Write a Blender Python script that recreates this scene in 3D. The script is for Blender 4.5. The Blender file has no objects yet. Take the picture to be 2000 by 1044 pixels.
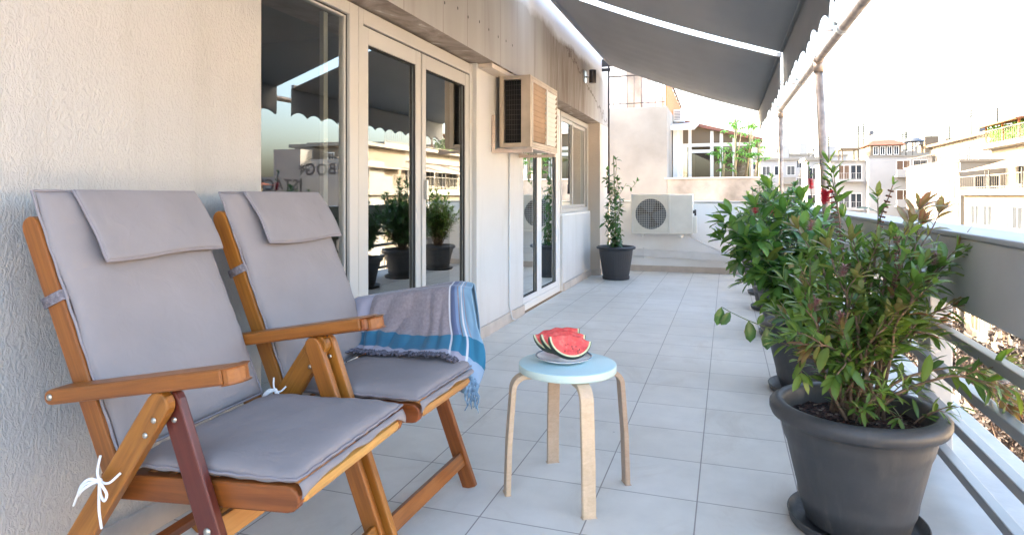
import bpy, math, random
import numpy as np
from mathutils import Vector, Matrix, noise
R = math.radians
rnd = random.Random(7)
scn = bpy.context.scene
col = scn.collection

# ---------------------------------------------------------------- camera
CAMH = 1.0414
cam = bpy.data.cameras.new('camera'); cam_o = bpy.data.objects.new('camera', cam); col.objects.link(cam_o)
cam_o.location = (0, 0, CAMH)
cam_o.rotation_euler = (R(90), 0, 0.3264)
cam.sensor_width = 36; cam.lens = 36*1240.28/2000
cam.shift_x = 0; cam.shift_y = -(522-382.7)/2000
cam.clip_start = .05; cam.clip_end = 4000
scn.camera = cam_o

# ---------------------------------------------------------------- world, sun, exposure
SUN_EL, SUN_AZ = R(21), math.atan2(-1, .22)          # azimuth measured from +Y towards +X
w = bpy.data.worlds.new('World'); scn.world = w; w.use_nodes = True
nt = w.node_tree; bg = nt.nodes['Background']
sky = nt.nodes.new('ShaderNodeTexSky'); sky.sky_type = 'NISHITA'; sky.sun_disc = False
sky.sun_elevation = SUN_EL; sky.sun_rotation = SUN_AZ; sky.air_density = 1.0; sky.dust_density = 6.0; sky.ozone_density = 0.6
nt.links.new(sky.outputs[0], bg.inputs[0]); bg.inputs[1].default_value = .15
sl = bpy.data.lights.new('sun', 'SUN'); sl.energy = 1.5; sl.angle = R(.5); sl.color = (1, .85, .70)
so = bpy.data.objects.new('sun', sl); col.objects.link(so)
sd = Vector((math.sin(SUN_AZ)*math.cos(SUN_EL), math.cos(SUN_AZ)*math.cos(SUN_EL), math.sin(SUN_EL)))
so.rotation_euler = sd.to_track_quat('Z', 'Y').to_euler()
scn.view_settings.view_transform = 'Standard'; scn.view_settings.look = 'None'
scn.view_settings.gamma = 1; scn.view_settings.exposure = 3.65
try:
    scn.cycles.max_bounces = 10; scn.cycles.diffuse_bounces = 5; scn.cycles.glossy_bounces = 5
    scn.cycles.transparent_max_bounces = 16; scn.cycles.caustics_reflective = False; scn.cycles.caustics_refractive = False
    scn.cycles.sample_clamp_indirect = 8
except Exception: pass

# ---------------------------------------------------------------- materials
def new_mat(name):
    m = bpy.data.materials.new(name); m.use_nodes = True
    n = m.node_tree.nodes; l = m.node_tree.links
    return m, n, l, n['Principled BSDF']
def coords(n, l, scale=(1, 1, 1), kind='Object', loc=(0, 0, 0)):
    tc = n.new('ShaderNodeTexCoord'); mp = n.new('ShaderNodeMapping')
    mp.inputs['Scale'].default_value = scale; mp.inputs['Location'].default_value = loc
    l.new(tc.outputs[kind], mp.inputs[0]); return mp.outputs[0]
def tex_noise(n, l, vec, scale, detail=4, rough=.55, dist=0):
    t = n.new('ShaderNodeTexNoise'); t.inputs['Scale'].default_value = scale; t.inputs['Detail'].default_value = detail
    t.inputs['Roughness'].default_value = rough; t.inputs['Distortion'].default_value = dist
    l.new(vec, t.inputs['Vector']); return t.outputs['Fac']
def ramp(n, l, fac, stops):
    r = n.new('ShaderNodeValToRGB'); e = r.color_ramp.elements
    while len(e) < len(stops): e.new(.5)
    for k, (p, c) in enumerate(stops):
        e[k].position = p; e[k].color = (*c, 1) if len(c) == 3 else c
    l.new(fac, r.inputs[0]); return r.outputs[0]
def mixc(n, l, fac, a, b, mode='MIX'):
    m = n.new('ShaderNodeMix'); m.data_type = 'RGBA'; m.blend_type = mode
    if isinstance(fac, (int, float)): m.inputs[0].default_value = fac
    else: l.new(fac, m.inputs[0])
    for s, v in ((6, a), (7, b)):
        if isinstance(v, tuple): m.inputs[s].default_value = (*v, 1)
        else: l.new(v, m.inputs[s])
    return m.outputs[2]
def maths(n, l, op, a, b=None, clamp=False):
    m = n.new('ShaderNodeMath'); m.operation = op; m.use_clamp = clamp
    for s, v in ((0, a), (1, b)):
        if v is None: continue
        if isinstance(v, (int, float)): m.inputs[s].default_value = v
        else: l.new(v, m.inputs[s])
    return m.outputs[0]
def bump(n, l, b, h, strength=.3, dist=.01):
    bp = n.new('ShaderNodeBump'); bp.inputs['Strength'].default_value = strength; bp.inputs['Distance'].default_value = dist
    l.new(h, bp.inputs['Height']); l.new(bp.outputs[0], b.inputs['Normal']); return bp

def mat_simple(name, c, rough=.5, metal=0, var=.08, scale=8, bmp=.0, bscale=80, bdist=.002, kind='Object', stretch=(1, 1, 1)):
    m, n, l, b = new_mat(name)
    v = coords(n, l, stretch, kind)
    f = tex_noise(n, l, v, scale, 5)
    lo = tuple(x*(1-var*1.6) for x in c); hi = tuple(min(1, x*(1+var)) for x in c)
    l.new(ramp(n, l, f, [(.3, lo), (.7, hi)]), b.inputs['Base Color'])
    b.inputs['Roughness'].default_value = rough; b.inputs['Metallic'].default_value = metal
    if bmp: bump(n, l, b, tex_noise(n, l, v, bscale, 4), bmp, bdist)
    return m

def mat_wood(name, c1, c2, rough=.42):
    m, n, l, b = new_mat(name)
    oi = n.new('ShaderNodeObjectInfo'); tc = n.new('ShaderNodeTexCoord')
    add = n.new('ShaderNodeVectorMath'); add.operation = 'ADD'; l.new(tc.outputs['Object'], add.inputs[0])
    sc = n.new('ShaderNodeVectorMath'); sc.operation = 'SCALE'; sc.inputs[0].default_value = (3.1, 7.7, 5.3); l.new(oi.outputs['Random'], sc.inputs['Scale'])
    l.new(sc.outputs[0], add.inputs[1])
    mp = n.new('ShaderNodeMapping'); mp.inputs['Scale'].default_value = (1.6, 28, 28); l.new(add.outputs[0], mp.inputs[0])
    f = tex_noise(n, l, mp.outputs[0], 1.3, 6, .6, 1.2)
    f2 = tex_noise(n, l, mp.outputs[0], 6, 4, .7, .4)
    cc = ramp(n, l, f, [(.25, c1), (.5, tuple((a+b_)/2 for a, b_ in zip(c1, c2))), (.75, c2)])
    cc = mixc(n, l, maths(n, l, 'MULTIPLY', f2, .55), cc, tuple(x*.45 for x in c1))
    hv = n.new('ShaderNodeHueSaturation'); l.new(cc, hv.inputs['Color'])
    l.new(maths(n, l, 'ADD', maths(n, l, 'MULTIPLY', oi.outputs['Random'], .5), .78), hv.inputs['Value'])
    l.new(maths(n, l, 'ADD', maths(n, l, 'MULTIPLY', oi.outputs['Random'], .025), .488), hv.inputs['Hue'])
    l.new(hv.outputs[0], b.inputs['Base Color']); b.inputs['Roughness'].default_value = rough
    bump(n, l, b, f2, .12, .001); return m

def mat_fabric(name, c, wrinkle=.25, weave=900, rough=.85, sheen=.15):
    m, n, l, b = new_mat(name)
    v = coords(n, l)
    f = tex_noise(n, l, v, 5, 4); fw = tex_noise(n, l, v, weave, 2)
    cc = ramp(n, l, f, [(.3, tuple(x*.93 for x in c)), (.7, tuple(x*1.05 for x in c))])
    l.new(mixc(n, l, maths(n, l, 'MULTIPLY', fw, .25), cc, tuple(x*.8 for x in c)), b.inputs['Base Color'])
    b.inputs['Roughness'].default_value = rough
    b.inputs['Sheen Weight'].default_value = sheen
    b.inputs['Specular IOR Level'].default_value = .15
    h = maths(n, l, 'ADD', maths(n, l, 'MULTIPLY', tex_noise(n, l, v, 14, 3, .5, 1.0), 1.0), maths(n, l, 'MULTIPLY', fw, .06))
    bump(n, l, b, h, wrinkle, .008); return m

M = {}
# plaster with a dripping, dimpled skim finish
def mat_plaster(name, c, strength, stretch=(1, 1, .55), sc=55):
    m, n, l, b = new_mat(name)
    v = coords(n, l, stretch)
    f1 = tex_noise(n, l, v, sc, 3, .55, 1.5); f2 = tex_noise(n, l, v, sc*2.4, 3, .6, .6); f3 = tex_noise(n, l, v, 1.3, 4)
    f4 = tex_noise(n, l, coords(n, l, (1, 3.5, .45)), 1.7, 6, .7)
    cc = ramp(n, l, f3, [(.3, tuple(x*.93 for x in c)), (.7, c)])
    cc = mixc(n, l, 1.0, cc, ramp(n, l, f4, [(.3, (.92, .91, .89)), (.5, (1, 1, 1))]), 'MULTIPLY')
    l.new(cc, b.inputs['Base Color']); b.inputs['Roughness'].default_value = .75
    b.inputs['Specular IOR Level'].default_value = .3
    h = maths(n, l, 'ADD', ramp(n, l, f1, [(.38, (0, 0, 0)), (.62, (1, 1, 1))]), maths(n, l, 'MULTIPLY', f2, .5))
    bump(n, l, b, h, strength, .006); return m
M['plaster'] = mat_plaster('textured_plaster', (.455, .445, .43), .42, (1, 1, .55), 72)
M['plaster_fine'] = mat_plaster('fine_plaster', (.62, .615, .605), .12, (1, 1, 1), 70)
M['pier'] = mat_plaster('pier_render', (.66, .58, .50), .15, (1, 1, 1), 30)

def mat_concrete():
    m, n, l, b = new_mat('board_marked_concrete')
    tc = n.new('ShaderNodeTexCoord'); sep = n.new('ShaderNodeSeparateXYZ'); l.new(tc.outputs['Object'], sep.inputs[0])
    Yc, Zc = sep.outputs[1], sep.outputs[2]
    streak = tex_noise(n, l, coords(n, l, (2, 2.6, .3)), 1.6, 6, .6, .4)
    fine = tex_noise(n, l, coords(n, l, (6, 22, .8)), 2, 5, .7)
    blot = tex_noise(n, l, coords(n, l, (1, 1, 1)), 2.4, 5, .6)
    base = ramp(n, l, streak, [(.25, (.29, .27, .25)), (.42, (.36, .345, .33)), (.58, (.39, .38, .365)), (.8, (.43, .425, .415))])
    # rust-brown wash where water has run down, between y = 5.7 and 7.4
    br = maths(n, l, 'MULTIPLY', maths(n, l, 'SUBTRACT', 1, maths(n, l, 'ABSOLUTE', maths(n, l, 'DIVIDE', maths(n, l, 'SUBTRACT', Yc, 6.55), 1.1)), True), 2.6, True)
    brf = maths(n, l, 'MULTIPLY', br, ramp(n, l, fine, [(.30, (1, 1, 1)), (.62, (.12, .12, .12))]))
    base = mixc(n, l, brf, base, (.12, .066, .036))
    # board joints every 35 cm
    md = maths(n, l, 'FRACT', maths(n, l, 'DIVIDE', maths(n, l, 'ADD', Yc, maths(n, l, 'ADD', .09, maths(n, l, 'MULTIPLY', maths(n, l, 'SINE', maths(n, l, 'MULTIPLY', Yc, 3.1)), .08))), .38))
    joint = maths(n, l, 'LESS_THAN', md, .022)
    jf = maths(n, l, 'MULTIPLY', joint, ramp(n, l, blot, [(.3, (.2, .2, .2)), (.6, (1, 1, 1))]))
    base = mixc(n, l, maths(n, l, 'MULTIPLY', jf, .55), base, (.13, .10, .08))
    # a wandering crack falling towards the far end
    wob = maths(n, l, 'MULTIPLY', maths(n, l, 'SUBTRACT', tex_noise(n, l, coords(n, l, (1, 1, 1)), 5, 5, .7), .5), .5)
    lin = maths(n, l, 'ADD', maths(n, l, 'ADD', Zc, maths(n, l, 'MULTIPLY', Yc, .235)), wob)
    cr = maths(n, l, 'LESS_THAN', maths(n, l, 'ABSOLUTE', maths(n, l, 'SUBTRACT', lin, 4.13)), .016)
    crm = maths(n, l, 'MULTIPLY', cr, maths(n, l, 'GREATER_THAN', Yc, 5.6))
    base = mixc(n, l, maths(n, l, 'MULTIPLY', crm, .75), base, (.10, .075, .055))
    skylit = maths(n, l, 'MULTIPLY', maths(n, l, 'SUBTRACT', maths(n, l, 'ADD', Zc, maths(n, l, 'MULTIPLY', blot, .22)), 2.70), 14, True)  # sky light slipping past the roller, painted on as a pale upper band
    base = mixc(n, l, maths(n, l, 'MULTIPLY', skylit, .85), base, (.74, .76, .79))
    l.new(base, b.inputs['Base Color']); b.inputs['Roughness'].default_value = .85
    h = maths(n, l, 'SUBTRACT', maths(n, l, 'MULTIPLY', fine, .2), maths(n, l, 'ADD', joint, crm))
    bump(n, l, b, h, .4, .006); return m
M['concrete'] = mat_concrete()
def mat_soffit():
    m, n, l, b = new_mat('patched_soffit')
    f = tex_noise(n, l, coords(n, l, (1.2, 1, 1)), 3.2, 5, .6, 1.8)
    l.new(ramp(n, l, f, [(.3, (.20, .16, .13)), (.52, (.33, .28, .24)), (.6, (.36, .31, .27)), (.66, (.66, .62, .57))]), b.inputs['Base Color'])
    b.inputs['Roughness'].default_value = .9; bump(n, l, b, f, .3, .01); return m
M['soffit'] = mat_soffit()
def mat_tiles():
    m, n, l, b = new_mat('ceramic_tiles')
    tc = n.new('ShaderNodeTexCoord'); mp = n.new('ShaderNodeMapping'); l.new(tc.outputs['Object'], mp.inputs[0])
    mp.inputs['Location'].default_value = (.42817+.0015, -1.59177+.0015, 0)
    br = n.new('ShaderNodeTexBrick'); br.offset = 0; br.squash = 1
    l.new(mp.outputs[0], br.inputs['Vector'])
    br.inputs['Scale'].default_value = 1; br.inputs['Brick Width'].default_value = .333; br.inputs['Row Height'].default_value = .333
    br.inputs['Mortar Size'].default_value = .0026; br.inputs['Mortar Smooth'].default_value = .25
    br.inputs['Color1'].default_value = (.75, .735, .69, 1); br.inputs['Color2'].default_value = (.79, .775, .735, 1); br.inputs['Mortar'].default_value = (.34, .32, .30, 1)
    br.inputs['Bias'].default_value = 0
    f = tex_noise(n, l, coords(n, l), 7, 6, .6); f2 = tex_noise(n, l, coords(n, l), 1.1, 4, .6)
    cc = mixc(n, l, 1.0, br.outputs[0], ramp(n, l, f, [(.3, (.88, .88, .88)), (.7, (1, 1, 1))]), 'MULTIPLY')
    cc = mixc(n, l, 1.0, cc, ramp(n, l, f2, [(.3, (.90, .89, .87)), (.65, (1, 1, 1))]), 'MULTIPLY')
    f3 = tex_noise(n, l, coords(n, l, (1, .6, 1)), 3.1, 7, .72, .8)
    cc = mixc(n, l, 1.0, cc, ramp(n, l, f3, [(.34, (.90, .885, .865)), (.46, (.98, .98, .975)), (.6, (1, 1, 1))]), 'MULTIPLY')
    sep = n.new('ShaderNodeSeparateXYZ'); l.new(tc.outputs['Object'], sep.inputs[0])
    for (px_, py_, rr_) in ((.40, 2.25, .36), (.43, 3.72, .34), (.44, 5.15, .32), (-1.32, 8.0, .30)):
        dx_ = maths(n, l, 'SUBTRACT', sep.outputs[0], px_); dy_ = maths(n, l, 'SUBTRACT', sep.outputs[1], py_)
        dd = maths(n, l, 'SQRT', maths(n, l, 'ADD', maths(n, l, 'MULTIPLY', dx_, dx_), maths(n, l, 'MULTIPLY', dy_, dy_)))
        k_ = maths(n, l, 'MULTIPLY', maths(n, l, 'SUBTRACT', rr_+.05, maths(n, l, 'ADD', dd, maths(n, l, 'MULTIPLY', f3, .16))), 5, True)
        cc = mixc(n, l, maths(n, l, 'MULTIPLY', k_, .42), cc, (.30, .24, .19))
    sp = n.new('ShaderNodeTexVoronoi'); sp.inputs['Scale'].default_value = 3.3; l.new(coords(n, l), sp.inputs['Vector'])
    dot = maths(n, l, 'LESS_THAN', sp.outputs['Distance'], .018)
    cc = mixc(n, l, maths(n, l, 'MULTIPLY', dot, .5), cc, (.2, .18, .16))
    l.new(cc, b.inputs['Base Color'])
    l.new(ramp(n, l, f, [(.3, (.42, .42, .42)), (.7, (.58, .58, .58))]), b.inputs['Roughness'])
    h = maths(n, l, 'ADD', maths(n, l, 'MULTIPLY', br.outputs['Fac'], -1), maths(n, l, 'MULTIPLY', f, .10))
    bump(n, l, b, h, .5, .003); return m
M['tiles'] = mat_tiles()
M['ledge'] = mat_simple('pale_screed', (.47, .465, .445), .7, 0, .08, 5, .35, 30, .004)
M['skirting'] = mat_simple('beige_stone_skirting', (.55, .48, .42), .5, 0, .1, 9)
M['grey_paint'] = mat_simple('grey_painted_concrete', (.45, .44, .425), .7, 0, .07, 2.2, .25, 40, .004)
M['coping'] = mat_simple('pale_coping', (.40, .41, .415), .6, 0, .06, 3)
M['rail_paint'] = mat_simple('grey_painted_steel', (.22, .22, .215), .32, 0, .05, 6)
M['frame'] = mat_simple('cream_lacquered_aluminium', (.50, .485, .46), .35, 0, .02, 3)
M['frame_white'] = mat_simple('white_lacquered_aluminium', (.78, .77, .75), .35, 0, .02, 3)
M['gasket'] = mat_simple('black_gasket', (.02, .018, .016), .6, 0, .1)
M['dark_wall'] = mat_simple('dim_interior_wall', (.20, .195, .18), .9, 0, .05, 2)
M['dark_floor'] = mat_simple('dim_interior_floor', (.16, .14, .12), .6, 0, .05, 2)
M['house_side'] = mat_simple('pale_render', (.55, .52, .48), .9, 0, .05, 2)
M['awning'] = None
M['steel_pipe'] = mat_simple('weathered_galvanised_pipe', (.34, .27, .22), .42, .35, .30, 14, .2, 60)
M['dark_pole'] = mat_simple('dark_metal_pole', (.07, .06, .055), .4, .5, .1)
M['bright_metal'] = mat_simple('bright_bracket_metal', (.62, .62, .60), .3, .8, .1)
M['screw'] = mat_simple('screw_steel', (.45, .42, .36), .3, .9, .1)
M['wood'] = mat_wood('oiled_acacia', (.17, .048, .007), (.44, .150, .024), .38)
M['wood_light'] = mat_wood('pale_acacia', (.42, .17, .04), (.62, .31, .085), .38)
M['wood_red'] = mat_wood('red_brown_acacia', (.09, .018, .010), (.19, .045, .022), .36)
M['birch'] = mat_wood('birch_veneer', (.58, .42, .28), (.72, .56, .41), .45)
M['cushion'] = mat_fabric('taupe_grey_cushion', (.262, .238, .240), .45, 900, .95, 0)
M['piping'] = mat_fabric('cushion_piping', (.26, .235, .25), .3, 900, .95, 0)
M['elastic'] = mat_simple('ribbed_elastic', (.20, .18, .20), .9, 0, .3, 120)
M['cord'] = mat_simple('white_cord', (.80, .80, .80), .8, 0, .05, 200)
M['stool_top'] = mat_simple('pale_blue_lacquer', (.48, .70, .74), .38, 0, .03, 3)
M['stool_edge'] = mat_simple('pale_mint_edge', (.60, .74, .68), .45, 0, .03, 3)
M['porcelain'] = mat_simple('white_porcelain', (.74, .75, .78), .15, 0, .02)
M['rim_blue'] = mat_simple('plate_blue_rim', (.16, .2, .28), .2, 0, .05)
M['skin'] = mat_simple('melon_skin', (.018, .045, .016), .35, 0, .5, 60)
M['rind'] = mat_simple('melon_rind', (.68, .70, .42), .5, 0, .08, 40)
M['seed'] = mat_simple('melon_seed', (.02, .01, .008), .3)
def mat_flesh():
    m, n, l, b = new_mat('melon_flesh')
    f = tex_noise(n, l, coords(n, l), 55, 4)
    l.new(ramp(n, l, f, [(.3, (.66, .05, .045)), (.55, (.86, .12, .10)), (.78, (.90, .27, .21))]), b.inputs['Base Color'])
    b.inputs['Roughness'].default_value = .35; b.inputs['Subsurface Weight'].default_value = .2; b.inputs['Subsurface Scale'].default_value = .01
    bump(n, l, b, tex_noise(n, l, coords(n, l), 120, 3), .5, .003); return m
M['flesh'] = mat_flesh()
M['pot'] = mat_simple('anthracite_plastic', (.052, .053, .056), .42, 0, .12, 3, .12, 90)
def mat_pot():
    m, n, l, b = new_mat('used_anthracite_plastic')
    v = coords(n, l); f = tex_noise(n, l, v, 4, 5, .65); g = tex_noise(n, l, coords(n, l, (9, 9, 1.2)), 3, 6, .7)
    sep = n.new('ShaderNodeSeparateXYZ'); tc = n.new('ShaderNodeTexCoord'); l.new(tc.outputs['Object'], sep.inputs[0])
    low = maths(n, l, 'MULTIPLY', maths(n, l, 'SUBTRACT', .13, sep.outputs[2]), 6, True)
    c = ramp(n, l, f, [(.3, (.042, .043, .046)), (.7, (.066, .066, .068))])
    c = mixc(n, l, maths(n, l, 'MULTIPLY', ramp(n, l, g, [(.52, (0, 0, 0)), (.75, (1, 1, 1))]), maths(n, l, 'ADD', .18, maths(n, l, 'MULTIPLY', low, .6))), c, (.20, .185, .165))
    l.new(c, b.inputs['Base Color']); l.new(ramp(n, l, g, [(.3, (.36, .36, .36)), (.7, (.62, .62, .62))]), b.inputs['Roughness'])
    bump(n, l, b, tex_noise(n, l, v, 90, 3), .12, .002); return m
M['pot'] = mat_pot()
M['pot_far'] = mat_simple('slate_plastic', (.035, .038, .045), .5, 0, .12, 3, .1, 90)
def mat_soil():
    m, n, l, b = new_mat('bark_soil')
    v = n.new('ShaderNodeTexVoronoi'); v.inputs['Scale'].default_value = 90; l.new(coords(n, l), v.inputs['Vector'])
    l.new(ramp(n, l, v.outputs['Color'], [(.2, (.012, .006, .005)), (.55, (.05, .018, .014)), (.78, (.11, .05, .035)), (.9, (.28, .22, .17))]), b.inputs['Base Color'])
    b.inputs['Roughness'].default_value = .95; bump(n, l, b, v.outputs['Distance'], 1, .02); return m
M['soil'] = mat_soil()
M['bark'] = mat_simple('woody_stem', (.20, .13, .085), .8, 0, .35, 40, .5, 120)
M['green_stem'] = mat_simple('green_stem', (.12, .17, .05), .6, 0, .2, 40)
M['capsule'] = mat_simple('seed_capsule', (.16, .075, .045), .7, 0, .3, 60)
M['bottlebrush'] = mat_simple('crimson_filament', (.72, .04, .08), .6, 0, .2, 50)
M['faded_flower'] = mat_simple('faded_pink_filament', (.42, .20, .19), .7, 0, .3, 50)
M['bamboo'] = mat_simple('bamboo', (.55, .42, .25), .6, 0, .15, 20)
M['ac_cream'] = mat_simple('aged_cream_enamel', (.48, .40, .31), .45, 0, .14, 5)
M['ac_tan'] = mat_simple('tan_louvre_enamel', (.36, .245, .155), .55, 0, .12, 6)
M['ac_white'] = mat_simple('white_enamel', (.72, .70, .66), .45, 0, .08, 5)
M['ac_grey'] = mat_simple('ivory_enamel', (.74, .71, .64), .4, 0, .05, 5)
M['black'] = mat_simple('black_void', (.012, .011, .010), .8)
M['fan'] = mat_simple('fan_grey', (.10, .11, .125), .5)
M['pvc'] = mat_simple('white_pvc', (.68, .69, .70), .45, 0, .04)
M['bracket_pale'] = mat_simple('pale_painted_steel', (.62, .50, .42), .5, 0, .15, 12)
M['warm_wood_fence'] = mat_wood('orange_fence_wood', (.42, .13, .04), (.65, .26, .10), .6)
M['rough_render'] = mat_simple('weathered_render', (.30, .285, .265), .9, 0, .14, 1.5, .3, 20, .01)
M['rough_low'] = mat_simple('stained_render', (.36, .32, .28), .9, 0, .32, 2.2, .3, 20, .01)
M['blue_grey_wall'] = mat_simple('pale_blue_grey_paint', (.80, .81, .82), .75, 0, .06, 2, .2, 30)
M['white_paint'] = mat_simple('white_paint', (.78, .77, .74), .7, 0, .05, 2)
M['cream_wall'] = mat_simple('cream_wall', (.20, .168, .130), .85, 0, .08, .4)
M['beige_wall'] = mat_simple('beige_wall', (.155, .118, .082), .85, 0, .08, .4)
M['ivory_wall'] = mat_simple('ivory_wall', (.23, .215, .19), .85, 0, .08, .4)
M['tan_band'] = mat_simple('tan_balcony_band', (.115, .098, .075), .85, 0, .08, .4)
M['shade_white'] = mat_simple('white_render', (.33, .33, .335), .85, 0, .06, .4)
M['bounce_facade'] = mat_simple('bounce_cream_facade', (.50, .44, .37), .85, 0, .08, .4)  # kept paler so the added block bounces more light on to the balcony
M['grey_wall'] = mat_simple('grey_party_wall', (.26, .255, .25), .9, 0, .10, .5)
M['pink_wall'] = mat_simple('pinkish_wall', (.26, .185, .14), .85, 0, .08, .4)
M['roof_tile'] = mat_simple('terracotta_tiles', (.20, .065, .035), .8, 0, .2, 4)
M['roof_brown'] = mat_simple('brown_roof_edge', (.24, .10, .075), .7, 0, .2, 4)
M['win_glass'] = mat_simple('distant_window_glass', (.028, .035, .045), .55, 0, .3, .7)
M['win_glass'].node_tree.nodes['Principled BSDF'].inputs['Specular IOR Level'].default_value = .15
M['shutter'] = mat_simple('grey_shutter', (.065, .068, .07), .6, 0, .15, 1.5)
M['shutter_warm'] = mat_simple('warm_shutter', (.12, .070, .042), .6, 0, .15, 1.5)
M['metal_rail'] = mat_simple('far_railing', (.16, .15, .14), .5, .3, .1)
M['far_awning'] = mat_simple('sun_bleached_awning', (.27, .22, .18), .8, 0, .15, 2)
M['orange_awning'] = mat_simple('orange_awning', (.24, .09, .04), .8, 0, .1, 2)
M['orange_paint'] = mat_simple('orange_paint', (.75, .27, .02), .5, 0, .05)
M['blue_paint'] = mat_simple('blue_paint', (.04, .10, .25), .5, 0, .05)
M['graffiti'] = mat_simple('black_spray_paint', (.06, .055, .06), .8, 0, .3, 3)
M['asphalt'] = mat_simple('asphalt', (.055, .055, .06), .9, 0, .2, 2)
M['pavement'] = mat_simple('pavement_slabs', (.22, .21, .20), .9, 0, .15, 1.2)
M['town'] = mat_simple('town_ground', (.30, .27, .23), .95, 0, .3, .02)
M['trunk'] = mat_simple('tree_bark', (.10, .065, .05), .9, 0, .3, 8)

def mat_awning():
    m, n, l, b = new_mat('grey_awning_canvas')
    out = n['Material Output']
    v = coords(n, l, (1.0, .25, 1.0)); f = tex_noise(n, l, v, 3.0, 4)
    c = ramp(n, l, f, [(.3, (.33, .33, .33)), (.7, (.375, .375, .375))])
    l.new(c, b.inputs['Base Color']); b.inputs['Roughness'].default_value = .9
    tr = n.new('ShaderNodeBsdfTranslucent'); l.new(c, tr.inputs[0])
    mx = n.new('ShaderNodeMixShader'); mx.inputs[0].default_value = .18
    l.new(b.outputs[0], mx.inputs[1]); l.new(tr.outputs[0], mx.inputs[2]); l.new(mx.outputs[0], out.inputs[0])
    return m
M['awning'] = mat_awning()
def mat_glass(name='window_glass', tint=(.80, .86, .84), k=4.0):
    m = bpy.data.materials.new(name); m.use_nodes = True; n = m.node_tree.nodes; l = m.node_tree.links
    for x in list(n): n.remove(x)
    out = n.new('ShaderNodeOutputMaterial'); mx = n.new('ShaderNodeMixShader')
    fr = n.new('ShaderNodeFresnel'); fr.inputs[0].default_value = 1.5
    f = maths(n, l, 'MULTIPLY', fr.outputs[0], k, True)
    tp = n.new('ShaderNodeBsdfTransparent'); tp.inputs[0].default_value = (*tint, 1)
    gl = n.new('ShaderNodeBsdfGlossy'); gl.inputs['Roughness'].default_value = 0; gl.inputs[0].default_value = (.93, .97, .97, 1)
    nz = n.new('ShaderNodeTexNoise'); nz.inputs['Scale'].default_value = 1.4; nz.inputs['Detail'].default_value = 1
    tc = n.new('ShaderNodeTexCoord'); l.new(tc.outputs['Object'], nz.inputs['Vector'])
    bp = n.new('ShaderNodeBump'); bp.inputs['Strength'].default_value = .008; bp.inputs['Distance'].default_value = .02
    l.new(nz.outputs['Fac'], bp.inputs['Height']); l.new(bp.outputs[0], gl.inputs['Normal'])
    l.new(f, mx.inputs[0]); l.new(tp.outputs[0], mx.inputs[1]); l.new(gl.outputs[0], mx.inputs[2]); l.new(mx.outputs[0], out.inputs[0])
    return m
M['glass'] = mat_glass()

def mat_leaf(name, dark, mid, light, red, rough=.35, trans=.28):
    m, n, l, b = new_mat(name); out = n['Material Output']
    at = n.new('ShaderNodeAttribute'); at.attribute_name = 'leafcol'
    sep = n.new('ShaderNodeSeparateColor'); l.new(at.outputs['Color'], sep.inputs[0])
    c = ramp(n, l, sep.outputs[0], [(0, dark), (.5, mid), (1, light)])
    c = mixc(n, l, sep.outputs[1], c, red)
    c = mixc(n, l, maths(n, l, 'MULTIPLY', maths(n, l, 'SUBTRACT', 1, sep.outputs[2]), .30), c, tuple(min(1, x*2.2+.03) for x in mid))
    l.new(c, b.inputs['Base Color']); b.inputs['Roughness'].default_value = rough
    tr = n.new('ShaderNodeBsdfTranslucent')
    hv = n.new('ShaderNodeHueSaturation'); hv.inputs['Saturation'].default_value = 1.15; hv.inputs['Value'].default_value = 1.6; l.new(c, hv.inputs['Color']); l.new(hv.outputs[0], tr.inputs[0])
    mx = n.new('ShaderNodeMixShader'); mx.inputs[0].default_value = trans
    l.new(b.outputs[0], mx.inputs[1]); l.new(tr.outputs[0], mx.inputs[2]); l.new(mx.outputs[0], out.inputs[0])
    return m
M['leaf_brush'] = mat_leaf('bottlebrush_leaf', (.030, .070, .018), (.085, .155, .030), (.20, .27, .055), (.30, .105, .075))
M['leaf_broad'] = mat_leaf('glossy_broad_leaf', (.022, .065, .020), (.065, .150, .034), (.18, .28, .06), (.22, .24, .05), .24, .25)
M['leaf_small'] = mat_leaf('small_whorl_leaf', (.018, .055, .018), (.045, .115, .032), (.12, .22, .06), (.1, .14, .05), .35, .25)
M['leaf_papaya'] = mat_leaf('bright_lobed_leaf', (.05, .13, .03), (.12, .27, .06), (.24, .42, .12), (.3, .35, .1), .5, .35)
M['leaf_autumn'] = mat_leaf('dry_brown_leaf', (.020, .017, .016), (.036, .030, .028), (.062, .052, .046), (.045, .028, .024), .8, .08)

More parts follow.
